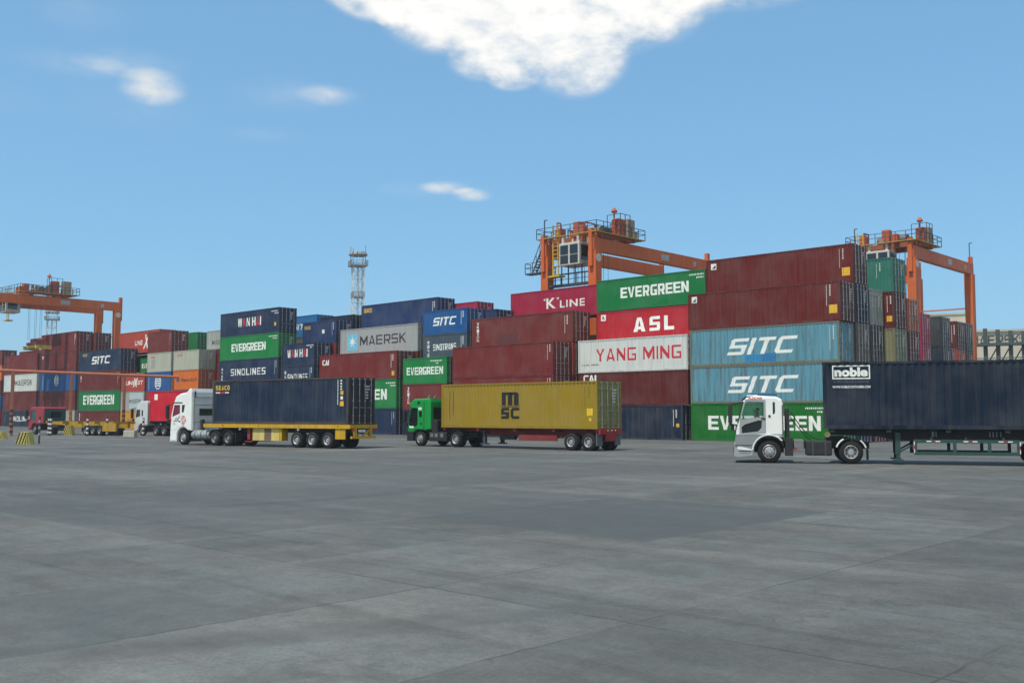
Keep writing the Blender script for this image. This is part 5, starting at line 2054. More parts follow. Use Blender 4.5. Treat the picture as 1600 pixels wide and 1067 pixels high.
def crane(label, u_mid, v_near, span, wb, top, trolley, detail):
    """rubber-tyred gantry; local x along the yard, local y across it away from the camera"""
    root = empty("gantry_crane", label, "crane", UV(u_mid, v_near), YAW, "gantry cranes over the yard")
    gd = 1.35
    gb = top - gd
    hw = wb / 2
    org = MAT_ORANGE
    dk = MAT_DARK
    for sx in (-1, 1):
        bm = bmesh.new()
        x = sx * hw
        box(bm, x - .34, x + .34, -.55, span + .55, gb, top, .02)
        part(bm, "girder", org, root)
        bm = bmesh.new()
        box(bm, x - .06, x + .06, -.4, span + .4, top, top + .09)
        part(bm, "trolley_rail", dk, root)
        for y in (0, span):
            bm = bmesh.new()
            s = -1 if y == 0 else 1
            # tapered box leg
            lo, hi = [], []
            for (ax, ay), (bx_, by) in zip(((-.42, -.40), (.42, -.40), (.42, .40), (-.42, .40)), ((-.50, -.50), (.50, -.50), (.50, .50), (-.50, .50))):
                lo.append(bm.verts.new((x + ax, y + ay, 1.7)))
                hi.append(bm.verts.new((x + bx_, y + by, gb)))
            for i in range(4):
                bm.faces.new((lo[i], lo[(i + 1) % 4], hi[(i + 1) % 4], hi[i]))
            bm.faces.new(lo[::-1])
            bm.faces.new(hi)
            part(bm, "leg", org, root)
            bm = bmesh.new()
            box(bm, x - .22, x + .22, y + s * .55 - .25, y + s * .55 + .25, gb - 1.6, top + .9, .03)
            part(bm, "leg_cap", org, root)
            for q in (-.75, .75):
                bm = bmesh.new()
                prof = [(-.22, .45), (-.22, .70), (-.15, .75), (.15, .75), (.22, .70), (.22, .45)]
                lathe_y(bm, prof, 20)
                part(bm, "wheel", MAT_TYRE, root, (x + q, y, .75))
            bm = bmesh.new()
            box(bm, x - 1.1, x + 1.1, y - .35, y + .35, .9, 1.7, .04)
            part(bm, "bogie", org, root)
    for y in (0, span):
        bm = bmesh.new()
        box(bm, -hw, hw, y - .28, y + .28, 1.72, 2.7)
        part(bm, "sill_beam", org, root)
    if detail.get('tie', True):
        bm = bmesh.new()
        box(bm, -hw, hw, span - .3, span + .3, gb + .1, top - .1)
        part(bm, "end_tie", org, root)
    # nearer cross brace low between the legs
    bm = bmesh.new()
    bar(bm, (-hw + .4, detail.get('brace_y', 0), gb - 4.2), (hw - .4, detail.get('brace_y', 0), gb - 4.2), .16)
    part(bm, "brace", org, root)
    if detail.get('near_beam'):
        bm = bmesh.new()
        box(bm, -hw + .4, hw - .4, -.32, .32, detail['near_beam'], detail['near_beam'] + .75)
        part(bm, "near_beam", org, root)
    # rating plates on the girder facing the doors side
    for a, b, zz in ((.55, .62, 1.0), (.86, .885, .9)):
        bm = bmesh.new()
        box(bm, hw + .342, hw + .352, span * a, span * b, gb + .35, gb + zz)
        part(bm, "rating_plate", plain("plate_grey", (.34, .36, .36), .5), root)
    bm = bmesh.new()
    ey = detail.get('emblem_y', 0)
    tube(bm, (hw + .505, ey, gb - .7), (hw + .52, ey, gb - .7), .42, 16)
    part(bm, "round_plate", plain("round_plate", (.55, .52, .40), .5), root)
    # mast lamps on the girder ends
    for x, y in detail.get('antennas', []):
        bm = bmesh.new()
        bar(bm, (x, y, top), (x, y, top + 2.6), .09)
        bar(bm, (x, y, top + 2.6), (x + .35, y, top + 2.6), .09)
        part(bm, "antenna", dk, root)
    # ---- trolley with hoist machinery
    y0, y1 = trolley
    ym = (y0 + y1) / 2
    z = top + .1
    bm = bmesh.new()
    box(bm, -hw - .5, hw + .5, y0 + 1.2, y0 + 1.7, z + .02, z + .55)
    box(bm, -hw - .5, hw + .5, y1 - 1.7, y1 - 1.2, z + .02, z + .55)
    for sx in (-1, 1):
        box(bm, sx * hw - .22, sx * hw + .22, y0 + .4, y1 - .4, z + .16, z + .6)
    part(bm, "trolley_frame", paint((.34, .08, .03), .3, .6), root)
    bm = bmesh.new()
    for sx in (-1, 1):
        xx = sorted((sx * (hw + .30), sx * (hw + .85)))
        box(bm, xx[0], xx[1], y0, y1, z + .42, z + .5)
    box(bm, -hw - .85, hw + .85, y0 - .5, y0, z + .42, z + .5)
    box(bm, -hw - .85, hw + .85, y1, y1 + .6, z + .42, z + .5)
    part(bm, "walkway", paint((.45, .33, .05), .4, .6), root)
    bm = bmesh.new()
    X = hw + .82
    railing(bm, [(-X, y0 - .45, z + .5), (X, y0 - .45, z + .5), (X, y1 + .55, z + .5), (-X, y1 + .55, z + .5), (-X, y0 - .45, z + .5)])
    railing(bm, [(hw - 1.2, ym + .3, z + .5), (hw + .5, ym + .3, z + .5), (hw + .5, ym + 2.0, z + .5)], 2.4, 1.0)
    part(bm, "railing", dk, root)
    red = paint((.42, .09, .035), .2, .4)
    for (xa, xb, ya, yb, zz, nm, mt) in (
            (hw - .9, hw + .1, ym + .6, ym + 1.7, 2.0, "hoist_motor", red), (-.4, .9, ym + 1.0, ym + 2.6, 1.5, "gear_case", dk), (hw - .7, hw + .3, y1 - 1.8, y1 - .5, 2.1, "resistor_box", paint((.30, .22, .16), .5, .6)),
            (-hw + .1, -hw + .9, ym - 2.2, ym - 1.3, 1.3, "travel_motor", red), (-.3, .6, ym - 2.6, ym - 1.7, 1.6, "electric_box", red), (.9, 1.6, y0 + .4, y0 + 1.2, 1.0, "hose_reel_box", red)):
        bm = bmesh.new()
        box(bm, xa, xb, ya, yb, z + .5, z + .5 + zz, .10)
        part(bm, nm, mt, root)
    rnd = random.Random(int(abs(u_mid) * 10))
    for i in range(14):
        xx, yy = rnd.uniform(-hw + .2, hw + .1), rnd.uniform(y0 + .3, y1 - .4)
        a_, b_, c_ = rnd.uniform(.12, .40), rnd.uniform(.12, .40), rnd.uniform(.5, 1.7)
        bm = bmesh.new()
        if i % 3 == 0:
            tube(bm, (xx, yy, z + .5), (xx, yy, z + .6 + c_), a_ * .5, 8)
            part(bm, "vertical_tank", (red, dk)[i % 2], root)
        elif i % 3 == 1:
            box(bm, xx - a_, xx + a_, yy - b_, yy + b_, z + .5, z + .5 + c_ * .8, .04)
            part(bm, "cabinet", (dk, paint((.30, .22, .16), .5, .6), red)[i % 3], root)
        else:
            bar(bm, (xx, yy - b_ * 2, z + .55 + c_), (xx, yy + b_ * 2, z + .55 + c_), .12)
            bar(bm, (xx, yy - b_ * 2, z + .5), (xx, yy - b_ * 2, z + .6 + c_), .10)
            bar(bm, (xx, yy + b_ * 2, z + .5), (xx, yy + b_ * 2, z + .6 + c_), .10)
            part(bm, "pipe_frame", (dk, red)[i % 2], root)
    bm = bmesh.new()
    tube(bm, (-1.6, ym - .3, z + 1.2), (1.8, ym - .3, z + 1.2), .55, 14)
    part(bm, "rope_drum", plain("drum_steel", (.16, .13, .11), .6), root)
    bm = bmesh.new()
    tube(bm, (hw - .2, ym + .2, z + .5), (hw - .2, ym + .2, z + 3.1), .07, 6)
    tube(bm, (hw - .2, ym + .2, z + 3.05), (hw - .2, ym + .2, z + 3.2), .30, 10, .34)
    tube(bm, (hw - .2, ym + .2, z + 3.2), (hw - .2, ym + .2, z + 3.55), .34, 10, .10)
    part(bm, "beacon_mast", red, root)
    bm = bmesh.new()
    yx = paint((.62, .42, .03), .2, .4)
    lx, ly = detail.get('ladder', (-hw + 1.1, y0 - .2))
    for q in (-.35, .35):
        bar(bm, (lx + q, ly, z - 3.6), (lx + q, ly, z + 1.8), .10)
    for i in range(12):
        bar(bm, (lx - .35, ly, z - 3.4 + i * .42), (lx + .35, ly, z - 3.4 + i * .42), .07)
    box(bm, lx - .6, lx + .9, ly - .5, ly + .5, z - 3.75, z - 3.6)
    part(bm, "ladder", yx, root)
    # ---- operator cabin slung under the trolley
    cx, cy = detail.get('cabin', (.6, y0 + .6))
    cz1 = top - .25
    cz0 = cz1 - 2.35
    bm = bmesh.new()
    box(bm, cx - 1.35, cx + 1.35, cy - 1.1, cy + 1.1, cz0, cz1, .08)
    for a in (-1, 1):
        for b in (-1, 1):
            box(bm, cx + a * 1.0 - .12, cx + a * 1.0 + .12, cy + b * .8 - .12, cy + b * .8 + .12, cz1, top + .45)
    cab = part(bm, "operator_cabin", plain("cabin_white", (.50, .50, .45), .5), root)
    for a in (-.64, .64):
        for z0, z1 in ((cz0 + 1.15, cz1 - .25), (cz0 + .2, cz0 + 1.05)):
            bm = bmesh.new()
            box(bm, cx + a - .52, cx + a + .52, cy - 1.13, cy - 1.09, z0, z1)
            part(bm, "window", MAT_GLASS, cab)
    bm = bmesh.new()
    box(bm, cx + 1.33, cx + 1.37, cy - .8, cy + .6, cz0 + .5, cz1 - .3)
    part(bm, "window", MAT_GLASS, cab)
    # ---- hanging walkway / maintenance platform
    if detail.get('platform'):
        pz = detail['platform']
        bm = bmesh.new()
        box(bm, -hw + .5, hw - .5, -.35, .35, pz, pz + .22)
        part(bm, "platform", dk, root)
        bm = bmesh.new()
        railing(bm, [(-hw + .5, -.35, pz + .2), (hw - .5, -.35, pz + .2)], 1.9, .9, .05)
        railing(bm, [(-hw + .5, .35, pz + .2), (hw - .5, .35, pz + .2)], 1.1, 1.1)
        part(bm, "platform_railing", dk, root)
    if detail.get('stair'):
        bm = bmesh.new()
        sz = detail['stair']
        box(bm, -hw - 2.6, -hw - .4, -.6, .3, sz, sz + .15)
        railing(bm, [(-hw - 2.6, .3, sz + .15), (-hw - 2.6, -.6, sz + .15), (-hw - .5, -.6, sz + .15)])
        for i in range(11):
            q = i / 10
            box(bm, -hw - 2.0 + 1.5 * q, -hw - 1.75 + 1.5 * q, -.1, .5, sz + .15 + 3.0 * q, sz + .22 + 3.0 * q)
        for yy in (-.1, .5):
            bar(bm, (-hw - 2.0, yy, sz + .2), (-hw - .4, yy, sz + 3.2), .10)
            bar(bm, (-hw - 2.0, yy, sz + 1.2), (-hw - .4, yy, sz + 4.2), .06)
            for q in (0, .33, .66, 1):
                bar(bm, (-hw - 2.0 + 1.6 * q, yy, sz + .2 + 3 * q), (-hw - 2.0 + 1.6 * q, yy, sz + 1.2 + 3 * q), .05)
        part(bm, "stair", dk, root)
    # ---- ropes and spreader
    sz = detail['spreader_z']
    sy = detail.get('spreader_y', ym)
    for a in (-1.6, -1.0, 1.0, 1.6):
        for b in (-.9, .9):
            bm = bmesh.new()
            tube(bm, (a, sy + b, sz + 1.6), (a, sy + b, top), .022, 5)
            part(bm, "hoist_rope", dk, root)
    bm = bmesh.new()
    box(bm, -1.9, 1.9, sy - 1.0, sy + 1.0, sz + .75, sz + 1.15, .04)
    for a in (-1.3, 1.3):
        tube(bm, (a, sy - .5, sz + 1.45), (a, sy + .5, sz + 1.45), .35, 12)
    box(bm, -.7, .4, sy - .6, sy + .6, sz + 1.15, sz + 1.75, .04)
    part(bm, "head_block", paint((.26, .05, .035), .3, .6), root)
    bm = bmesh.new()
    Lx = detail.get('spreader_l', 6.0)
    box(bm, -1.8, 1.8, sy - .9, sy + .9, sz + .25, sz + .72, .04)
    for b in (-.45, .45):
        box(bm, -Lx, Lx, sy + b - .14, sy + b + .14, sz + .25, sz + .60)
    for a in (-1, 1):
        box(bm, *sorted((a * Lx, a * (Lx - .3))), sy - 1.2, sy + 1.2, sz + .05, sz + .62)
    part(bm, "spreader", yx, root)
    return root


crane("orange gantry crane with white operator cabin behind the crimson and green containers", -65.2, 78.3, 20.5, 6.4, 19.9, (-.3, 7.0),
      dict(antennas=[(-3.3, -.3)], cabin=(.55, .2), platform=15.3, stair=16.9, ladder=(-1.6, -.5), spreader_z=11.0, emblem_y=-.0, brace_y=20.5, tie=False))
crane("orange gantry crane standing behind the stacks at the right edge", -45.4, 109.8, 18.0, 6.4, 20.7, (-.5, 6.0),
      dict(antennas=[(-3.2, -.4), (3.2, 18.3)], cabin=(-.4, .2), ladder=(-2.2, -1.2), spreader_z=10.5, brace_y=18.0, tie=False, near_beam=16.6))
crane("orange gantry crane at the left edge lowering a yellow spreader", -161.5, 53.2, 20.5, 6.9, 20.3, (5.4, 13.4),
      dict(antennas=[], cabin=(.2, 5.0), ladder=(-2.2, 5.6), spreader_z=12.2, spreader_y=9.4, spreader_l=2.6, emblem_y=20.5, brace_y=20.5, tie=False))


# ------------------------------------------------------------------ light masts
def light_mast(label, loc, h, w, plat_z):
    root = empty("light_mast", label, "light mast", loc, R(20), "floodlight masts")
    mt = plain("mast_white", (.66, .67, .63), .55)
    dkm = plain("mast_grey", (.24, .25, .24), .6)
    pts = [(-w / 2, -w / 2), (w / 2, -w / 2), (w / 2, w / 2), (-w / 2, w / 2)]
    for x, y in pts:
        bm = bmesh.new()
        bar(bm, (x * 1.2, y * 1.2, 0), (x, y, plat_z), .17)
        part(bm, "leg", mt, root)
    n = 13
    for i in range(n):
        z0, z1 = plat_z * i / n, plat_z * (i + 1) / n
        bm = bmesh.new()
        for k in range(4):
            a, b = pts[k], pts[(k + 1) % 4]
            bar(bm, (a[0], a[1], z1), (b[0], b[1], z1), .11)
            bar(bm, (a[0], a[1], z0), (b[0], b[1], z1), .08)
            bar(bm, (b[0], b[1], z0), (a[0], a[1], z1), .08)
        part(bm, "brace", mt, root)
    bm = bmesh.new()
    tube(bm, (0, 0, 0), (0, 0, plat_z), .20, 10)
    part(bm, "cable_riser", mt, root)
    for z, q in ((plat_z, .80), (plat_z * .62, .55), (plat_z * .80, .55)):
        bm = bmesh.new()
        box(bm, -w * q, w * q, -w * q, w * q, z, z + .3)
        railing(bm, [(-w * q, -w * q, z), (w * q, -w * q, z), (w * q, w * q, z), (-w * q, w * q, z), (-w * q, -w * q, z)], 1.1, 1.2, .05)
        part(bm, "platform", dkm, root)
    Z = plat_z + 2.6
    bm = bmesh.new()
    for x, y in ((-1, -1), (1, -1), (1, 1), (-1, 1)):
        bar(bm, (x * w * .6, y * w * .6, plat_z), (x * w * .6, y * w * .6, Z + (1.6 if x * y < 0 else .9)), .12)
    for a, b in (((-1, -1), (1, -1)), ((1, -1), (1, 1)), ((1, 1), (-1, 1)), ((-1, 1), (-1, -1))):
        bar(bm, (a[0] * w * .62, a[1] * w * .62, Z), (b[0] * w * .62, b[1] * w * .62, Z), .14)
    part(bm, "lamp_frame", dkm, root)
    for i in range(12):
        a = 2 * math.pi * i / 12
        bm = bmesh.new()
        r = w * .74
        box(bm, -.36, .36, -.25, .25, -.36, .36, .08)
        o = part(bm, "floodlight", dkm, root, (r * math.cos(a), r * math.sin(a), Z - .1), (R(25), 0, a - math.pi / 2))
    return root


light_mast("tall lattice floodlight mast above the navy containers, near the middle", (-31.3, 200, 0), 36, 2.1, 32.0)
light_mast("distant lattice floodlight mast under the girder of the left crane", (-149.0, 320, 0), 36, 2.6, 32.5)


# ------------------------------------------------------------------ left foreground: lane portal, posts and barriers
def build_left():
    og = plain("faded_orange_pipe", (.50, .17, .085), .6)
    P1, P4 = Vector((-48.6, 96.6, 0)), Vector((-38.3, 112.0, 0))
    d = (P4 - P1) / 3
    root = empty("height_portal", "long orange height-limit pipe frame on slim posts before the left stacks", "portal frame", P1, 0)
    bm = bmesh.new()
    a = -d * .9 + Vector((0, 0, 6.3))
    tube(bm, a, (P4 - P1) + d * .12 + Vector((0, 0, 6.3)), .15, 8)
    part(bm, "cross_beam", og, root)
    for i in range(4):
        bm = bmesh.new()
        tube(bm, d * i, d * i + Vector((0, 0, 6.25)), .17, 8)
        part(bm, "post", og, root)
        for k in range(5):
            bm = bmesh.new()
            z = .3 + k * .5
            tube(bm, d * i + Vector((0, 0, z)), d * i + Vector((0, 0, z + .25)), .182, 8)
            part(bm, "warning_band", MAT_AMBER if i % 2 else MAT_DARK, root)

    def chevron(label, loc, w, h, yaw=0, dp=.8):
        o = empty("chevron_barrier", label, "barrier", loc, yaw, "striped concrete barriers")
        bm = bmesh.new()
        slab(bm, [(-w / 2, 0), (w / 2, 0), (w * .30, h), (-w * .22, h)], -dp / 2, dp / 2)
        part(bm, "block", plain("barrier_yellow", (.50, .42, .10), .7), o)
        bm = bmesh.new()
        for k in range(5):
            x = -w * .46 + k * w * .2
            pts = [(x, .02), (x + w * .09, .02), (x + w * .09 + h * .3, h * .98), (x + h * .3, h * .98)]
            pts = [(max(-w * .5 + .28 * w * q[1] / h, min(w * .5 - .2 * w * q[1] / h, q[0])), q[1]) for q in pts]
            a_ = [bm.verts.new((px, -dp / 2 - .006, pz)) for px, pz in pts]
            bm.faces.new(a_)
        part(bm, "black_stripe", MAT_BLACK, o)
        return o
    chevron("yellow and black striped wedge barrier in front, beside a dark post", (-34.1, 69.8, 0), 1.05, .85, 0)
    chevron("yellow and black striped barrier cut by the left edge", (-43.2, 84.1, 0), 1.0, .62)
    chevron("yellow and black striped base block at the foot of an orange post", (-44.3, 99.6, 0), .9, 1.0)
    bm = bmesh.new()
    box(bm, -.5, .5, -.4, .4, 0, .62, .04)
    o = part(bm, "concrete_block", plain("pale_concrete", (.42, .41, .33), .8), None, (-34.9, 91.1, 0))
    tag(o, "low pale concrete block on the ground right of the yellow chassis", "block")

    lab = ["black and white banded bollard left of the red tractor's wheel", "black and white banded bollard before the red tractor", "black and white banded bollard at the wheels of the yellow chassis",
           "black and white banded bollard right of the chassis wheels", "black and white banded bollard before the white tractor's nose", "black and white banded bollard before the bright red container"]
    for lb, (x, y) in zip(lab, ((-46.2, 99.3), (-45.4, 98.0), (-41.1, 96.4), (-39.2, 96.4), (-35.7, 96.4), (-34.0, 96.4))):
        o = empty("bollard", lb, "bollard", (x, y, 0), 0, "banded bollards on the lane edge")
        bm = bmesh.new()
        tube(bm, (0, 0, 0), (0, 0, 1.75), .10, 10)
        part(bm, "post", MAT_BLACK, o)
        for k in range(4):
            bm = bmesh.new()
            tube(bm, (0, 0, .2 + k * .42), (0, 0, .40 + k * .42), .108, 10)
            part(bm, "white_band", MAT_WHITE, o)
    for lb, (x, y), h in (("dark banded post standing by the striped wedge barrier", (-33.6, 70.8), 1.95), ("slim pink-orange post at the far left edge", (-53.5, 106.5), 2.4)):
        o = empty("marker_post", lb, "post", (x, y, 0), 0)
        bm = bmesh.new()
        tube(bm, (0, 0, 0), (0, 0, h), .07, 8)
        part(bm, "post", MAT_DARK if 'dark' in lb else og, o)
        for k in range(3):
            bm = bmesh.new()
            tube(bm, (0, 0, .6 + k * .45), (0, 0, .78 + k * .45), .076, 8)
            part(bm, "white_band", plain("dull_grey_band", (.30, .31, .32), .6), o)


build_left()


# ------------------------------------------------------------------ background on the right
def build_right_back():
    cream = plain("cream_cladding", (.50, .46, .36), .8, 0, .2, .06, .4)
    yaw = R(-24)
    o = empty("warehouse", "long cream warehouse with big black lettering at the right edge", "building", (90.8, 197, 0), yaw)
    bm = bmesh.new()
    box(bm, -.5, 70, 0, 40, 0, 18.3)
    part(bm, "wall", cream, o)
    bm = bmesh.new()
    box(bm, -.8, 70.3, -.3, 40.3, 18.3, 18.7)
    part(bm, "roof", plain("cream_roof", (.44, .40, .30), .8), o)
    pts, polys = block_glyphs("MAERSK", *BLOCK["MAERSK"])
    bm = bmesh.new()
    vs = [bm.verts.new((.3 + 8.9 * x, -.03, 15.7 + 1.9 * z)) for x, z in pts]
    for p in polys:
        bm.faces.new([vs[i] for i in p])
    part(bm, "lettering", MAT_LETTER_DARK, o)
    o = empty("warehouse", "cream flat-roofed shed between the legs of the right crane", "building", (97, 214, 0), yaw)
    bm = bmesh.new()
    box(bm, -10, 3.0, 0, 26, 0, 23.6)
    part(bm, "wall", cream, o)
    bm = bmesh.new()
    box(bm, -10.2, 3.2, -.2, 26.2, 23.6, 24.0)
    part(bm, "roof", plain("cream_roof", (.44, .40, .30), .8), o)
    # reefer rack: dark green gangways on posts
    g = plain("rack_green", (.060, .085, .075), .6)
    o = empty("reefer_rack", "dark steel reefer rack with gangway and railings at the right edge", "rack", (62.2, 130, 0), R(-35))
    for i in range(4):
        bm = bmesh.new()
        box(bm, i * 1.5 - .22, i * 1.5 + .22, -.3, .3, 0, 13.3 - .2 * i)
        part(bm, "post", g, o)
    for z in (8.0, 11.0):
        bm = bmesh.new()
        box(bm, -1.6, 10, -.9, .9, z, z + .35)
        part(bm, "gangway", g, o)
        bm = bmesh.new()
        railing(bm, [(-1.6, -.9, z + .3), (10, -.9, z + .3)], 1.1, 1.9, .03)
        railing(bm, [(-1.6, .9, z + .3), (10, .9, z + .3)], 1.1, 1.9, .03)
        part(bm, "railing", g, o)
    bm = bmesh.new()
    for i in range(3):
        bar(bm, (i * 1.5, 0, 8.3), (i * 1.5 + 1.5, 0, 11.0), .14)
    part(bm, "brace", g, o)


build_right_back()


# ------------------------------------------------------------------ ground
def build_ground():
    m, nt, b = new_mat("yard_concrete")
    L = nt.links
    tc = node(nt, "ShaderNodeTexCoord")
    mp = node(nt, "ShaderNodeMapping")
    mp.vector_type = 'TEXTURE'
    mp.inputs['Rotation'].default_value = (0, 0, YAW)
    L.new(tc.outputs['Object'], mp.inputs[0])
    sep = node(nt, "ShaderNodeSeparateXYZ")
    L.new(mp.outputs[0], sep.inputs[0])
    u, v = sep.outputs[0], sep.outputs[1]

    def nz(scale, detail=5, rough=.55, stretch=(1, 1, 1), src=None):
        q = node(nt, "ShaderNodeMapping")
        q.inputs['Scale'].default_value = stretch
        L.new(src or mp.outputs[0], q.inputs[0])
        n = node(nt, "ShaderNodeTexNoise")
        n.inputs['Scale'].default_value = scale
        n.inputs['Detail'].default_value = detail
        n.inputs['Roughness'].default_value = rough
        L.new(q.outputs[0], n.inputs['Vector'])
        return n.outputs['Fac']

    def rng(f, a, b_, lo, hi, smooth=True):
        r = node(nt, "ShaderNodeMapRange")
        if smooth:
            r.interpolation_type = 'SMOOTHSTEP'
        for i, q in ((1, a), (2, b_), (3, lo), (4, hi)):
            r.inputs[i].default_value = q
        L.new(f, r.inputs[0])
        return r.outputs[0]
    wob = math_n(nt, 'MULTIPLY', math_n(nt, 'SUBTRACT', nz(1.1, 7, .68), .5), .20)
    wob2 = math_n(nt, 'MULTIPLY', math_n(nt, 'SUBTRACT', nz(1.3, 4, .6, (1, 1.3, 1)), .5), .16)
    SU, SV, OV = 3.05, 6.15, 2.1
    uu = math_n(nt, 'ADD', u, wob)
    vv = math_n(nt, 'ADD', math_n(nt, 'SUBTRACT', v, OV), wob2)

    def joint(c, s, w):
        f = math_n(nt, 'DIVIDE', c, s)
        d = math_n(nt, 'ABSOLUTE', math_n(nt, 'SUBTRACT', f, math_n(nt, 'ROUND', f)))
        d = math_n(nt, 'MULTIPLY', d, s)
        return rng(d, w * .4, w, 1, 0), math_n(nt, 'FLOOR', f)
    ju, cu = joint(uu, SU, .024)
    jv, cv = joint(vv, SV, .030)
    jg = math_n(nt, 'MAXIMUM', math_n(nt, 'MULTIPLY', ju, rng(nz(.45, 2), .40, .58, .15, 1)), math_n(nt, 'MULTIPLY', jv, rng(nz(.38, 2, .5, (1.2, 1, 1)), .36, .55, .25, 1)))
    # each slab its own shade
    cc = node(nt, "ShaderNodeCombineXYZ")
    L.new(cu, cc.inputs[0])
    L.new(cv, cc.inputs[1])
    wn = node(nt, "ShaderNodeTexWhiteNoise")
    wn.noise_dimensions = '2D'
    L.new(cc.outputs[0], wn.inputs['Vector'])
    tone = rng(wn.outputs['Value'], 0, 1, .86, 1.10, False)

    # recast slabs of darker asphalt: rectangles on the joint grid (u0,u1,v0,v1)
    dark = None
    for (u0, u1, v0, v1, k) in ((-15.5, -9.75, 13.6, 20.4, 1.0), (-12.2, -9.15, -8, 6.0, .5), (-27.5, -15.6, 8.3, 20.5, .5), (-30, -21, 20.6, 33, .38), (-11, 4, 26.8, 33, .4), (-46, -30, 26, 40, .45), (-24, -16.5, 30, 40, .35), (-6.1, -3.05, 2, 8.2, .25), (4, 20, 33, 45, .4), (-66, -50, 38, 47, .3)):
        a = math_n(nt, 'MULTIPLY', rng(uu, u0 - .05, u0 + .05, 0, 1), rng(uu, u1 - .05, u1 + .05, 1, 0))
        c = math_n(nt, 'MULTIPLY', rng(v, v0 - .05, v0 + .05, 0, 1), rng(v, v1 - .05, v1 + .05, 1, 0))
        q = math_n(nt, 'MULTIPLY', math_n(nt, 'MULTIPLY', a, c), k)
        dark = q if dark is None else math_n(nt, 'MAXIMUM', dark, q)
    dark = math_n(nt, 'MULTIPLY', dark, rng(nz(1.7, 7, .7), .3, .62, .6, 1))
    big = rng(nz(.09, 4, .55), .32, .70, .88, 1.15)
    mid = rng(nz(1.1, 8, .72), .30, .72, .80, 1.15)
    tyre = math_n(nt, 'MULTIPLY', rng(nz(.16, 5, .62, (.22, 2.2, 1)), .36, .70, .86, 1.12), rng(nz(.9, 3, .5, (.05, 2.6, 1)), .56, .68, 1, .86))
    fine = math_n(nt, 'MULTIPLY', rng(nz(24, 6, .74), .25, .75, .78, 1.2, False), rng(nz(6, 7, .76), .28, .74, .82, 1.16, False))
    spots = math_n(nt, 'MULTIPLY', rng(nz(2.2, 7, .72), .62, .72, 1, .62), rng(nz(.33, 9, .78), .56, .72, 1, .68))
    pale = rng(nz(.5, 6, .66, (.6, 1.4, 1)), .62, .76, 0, 1)
    f = math_n(nt, 'MULTIPLY', tone, big)
    for q in (mid, tyre, fine, spots):
        f = math_n(nt, 'MULTIPLY', f, q)
    col = node(nt, "ShaderNodeMix", data_type='RGBA', blend_type='MULTIPLY')
    col.inputs['Factor'].default_value = 1
    warm = node(nt, "ShaderNodeMix", data_type='RGBA')
    warm.inputs['A'].default_value = (.108, .117, .111, 1)
    warm.inputs['B'].default_value = (.121, .118, .108, 1)
    L.new(rng(nz(.5, 6, .68), .36, .70, 0, 1), warm.inputs['Factor'])
    L.new(warm.outputs['Result'], col.inputs['A'])
    L.new(f, col.inputs['B'])

    def mixto(src, fac, rgb, amt):
        x = node(nt, "ShaderNodeMix", data_type='RGBA')
        L.new(math_n(nt, 'MULTIPLY', fac, amt), x.inputs['Factor'])
        L.new(src, x.inputs['A'])
        x.inputs['B'].default_value = (*rgb, 1)
        return x.outputs['Result']
    c = mixto(col.outputs['Result'], pale, (.175, .178, .172), .35)
    c = mixto(c, dark, (.062, .070, .070), .9)
    c = mixto(c, jg, (.04, .042, .042), .62)
    wv = node(nt, "ShaderNodeTexWave")
    wv.wave_type = 'RINGS'
    wv.rings_direction = 'Z'
    wv.inputs['Scale'].default_value = .045
    wv.inputs['Distortion'].default_value = 3.0
    wv.inputs['Detail'].default_value = 3
    wv.inputs['Detail Scale'].default_value = .25
    wm = node(nt, "ShaderNodeMapping")
    wm.inputs['Location'].default_value = (31, -14, 0)
    L.new(mp.outputs[0], wm.inputs[0])
    L.new(wm.outputs[0], wv.inputs['Vector'])
    tm = math_n(nt, 'MULTIPLY', rng(wv.outputs['Fac'], .955, .995, 0, 1), math_n(nt, 'MULTIPLY', rng(nz(.12, 3), .44, .62, 0, 1), rng(nz(3.0, 5, .7), .35, .65, .3, 1)))
    c = mixto(c, tm, (.035, .037, .038), .42)
    # wandering cracks
    vo = node(nt, "ShaderNodeTexVoronoi")
    vo.feature = 'DISTANCE_TO_EDGE'
    vo.inputs['Scale'].default_value = .16
    dis = node(nt, "ShaderNodeVectorMath", operation='ADD')
    sc = node(nt, "ShaderNodeVectorMath", operation='SCALE')
    n2 = node(nt, "ShaderNodeTexNoise")
    n2.inputs['Scale'].default_value = .9
    n2.inputs['Detail'].default_value = 6
    L.new(mp.outputs[0], n2.inputs['Vector'])
    L.new(n2.outputs['Color'], sc.inputs[0])
    sc.inputs['Scale'].default_value = 1.6
    L.new(mp.outputs[0], dis.inputs[0])
    L.new(sc.outputs[0], dis.inputs[1])
    L.new(dis.outputs[0], vo.inputs['Vector'])
    cr = math_n(nt, 'MULTIPLY', rng(vo.outputs['Distance'], .0, .0035, 1, 0), rng(nz(.25, 3), .50, .62, 0, 1))
    c = mixto(c, cr, (.06, .062, .062), .6)
    L.new(c, b.inputs['Base Color'])
    b.inputs['Roughness'].default_value = .82
    b.inputs['Specular IOR Level'].default_value = .25
    bp = node(nt, "ShaderNodeBump")
    bp.inputs['Strength'].default_value = .25
    bp.inputs['Distance'].default_value = .02
    hh = math_n(nt, 'SUBTRACT', nz(14, 6, .7), math_n(nt, 'MULTIPLY', jg, .8))
    L.new(hh, bp.inputs['Height'])
    L.new(bp.outputs[0], b.inputs['Normal'])
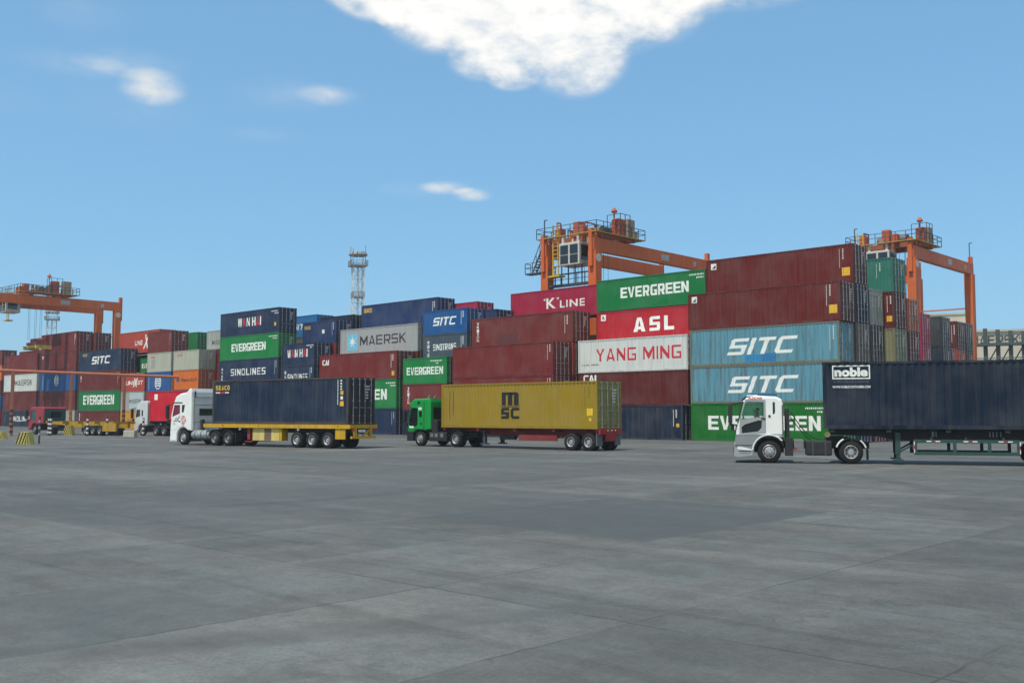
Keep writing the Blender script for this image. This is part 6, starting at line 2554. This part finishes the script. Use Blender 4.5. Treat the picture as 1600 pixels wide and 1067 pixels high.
    bm = bmesh.new()
    vs = [bm.verts.new(p) for p in ((-2500, -300, 0), (2500, -300, 0), (2500, 2500, 0), (-2500, 2500, 0))]
    bm.faces.new(vs)
    o = part(bm, "ground", m)
    o['kind'] = 'structure'
    # worn yellow lane line before the left stacks
    ym, nt2, b2 = new_mat("worn_yellow_line")
    tcc = node(nt2, "ShaderNodeTexCoord")
    n = node(nt2, "ShaderNodeTexNoise")
    n.inputs['Scale'].default_value = 1.5
    n.inputs['Detail'].default_value = 6
    nt2.links.new(tcc.outputs['Object'], n.inputs['Vector'])
    r = node(nt2, "ShaderNodeMapRange")
    r.inputs[1].default_value, r.inputs[2].default_value = .45, .6
    nt2.links.new(n.outputs['Fac'], r.inputs[0])
    x = node(nt2, "ShaderNodeMix", data_type='RGBA')
    x.inputs['A'].default_value = (.22, .23, .22, 1)
    x.inputs['B'].default_value = (.36, .33, .16, 1)
    nt2.links.new(r.outputs[0], x.inputs['Factor'])
    nt2.links.new(x.outputs['Result'], b2.inputs['Base Color'])
    b2.inputs['Roughness'].default_value = .8
    bm = bmesh.new()
    p, q = Vector((-42, 88, .004)), Vector((-27, 82, .004))
    s = (q - p).normalized().cross(Vector((0, 0, 1))) * .18
    bm.faces.new([bm.verts.new(c_) for c_ in (p - s, q - s, q + s, p + s)])
    o = part(bm, "road_line", ym)
    o['kind'] = 'structure'


build_ground()


# ------------------------------------------------------------------ harbour haze
def build_haze():
    m = bpy.data.materials.new("haze")
    m.use_nodes = True
    nt = m.node_tree
    nt.nodes.clear()
    out = node(nt, "ShaderNodeOutputMaterial")
    pv = node(nt, "ShaderNodeVolumePrincipled")
    pv.inputs['Color'].default_value = (.86, .92, .97, 1)
    pv.inputs['Density'].default_value = 0.00038
    pv.inputs['Anisotropy'].default_value = 0.2
    nt.links.new(pv.outputs[0], out.inputs['Volume'])
    bm = bmesh.new()
    box(bm, -2600, 2600, -400, 2600, -1, 44)
    o = part(bm, "haze", m)
    o['kind'] = 'stuff'


build_haze()
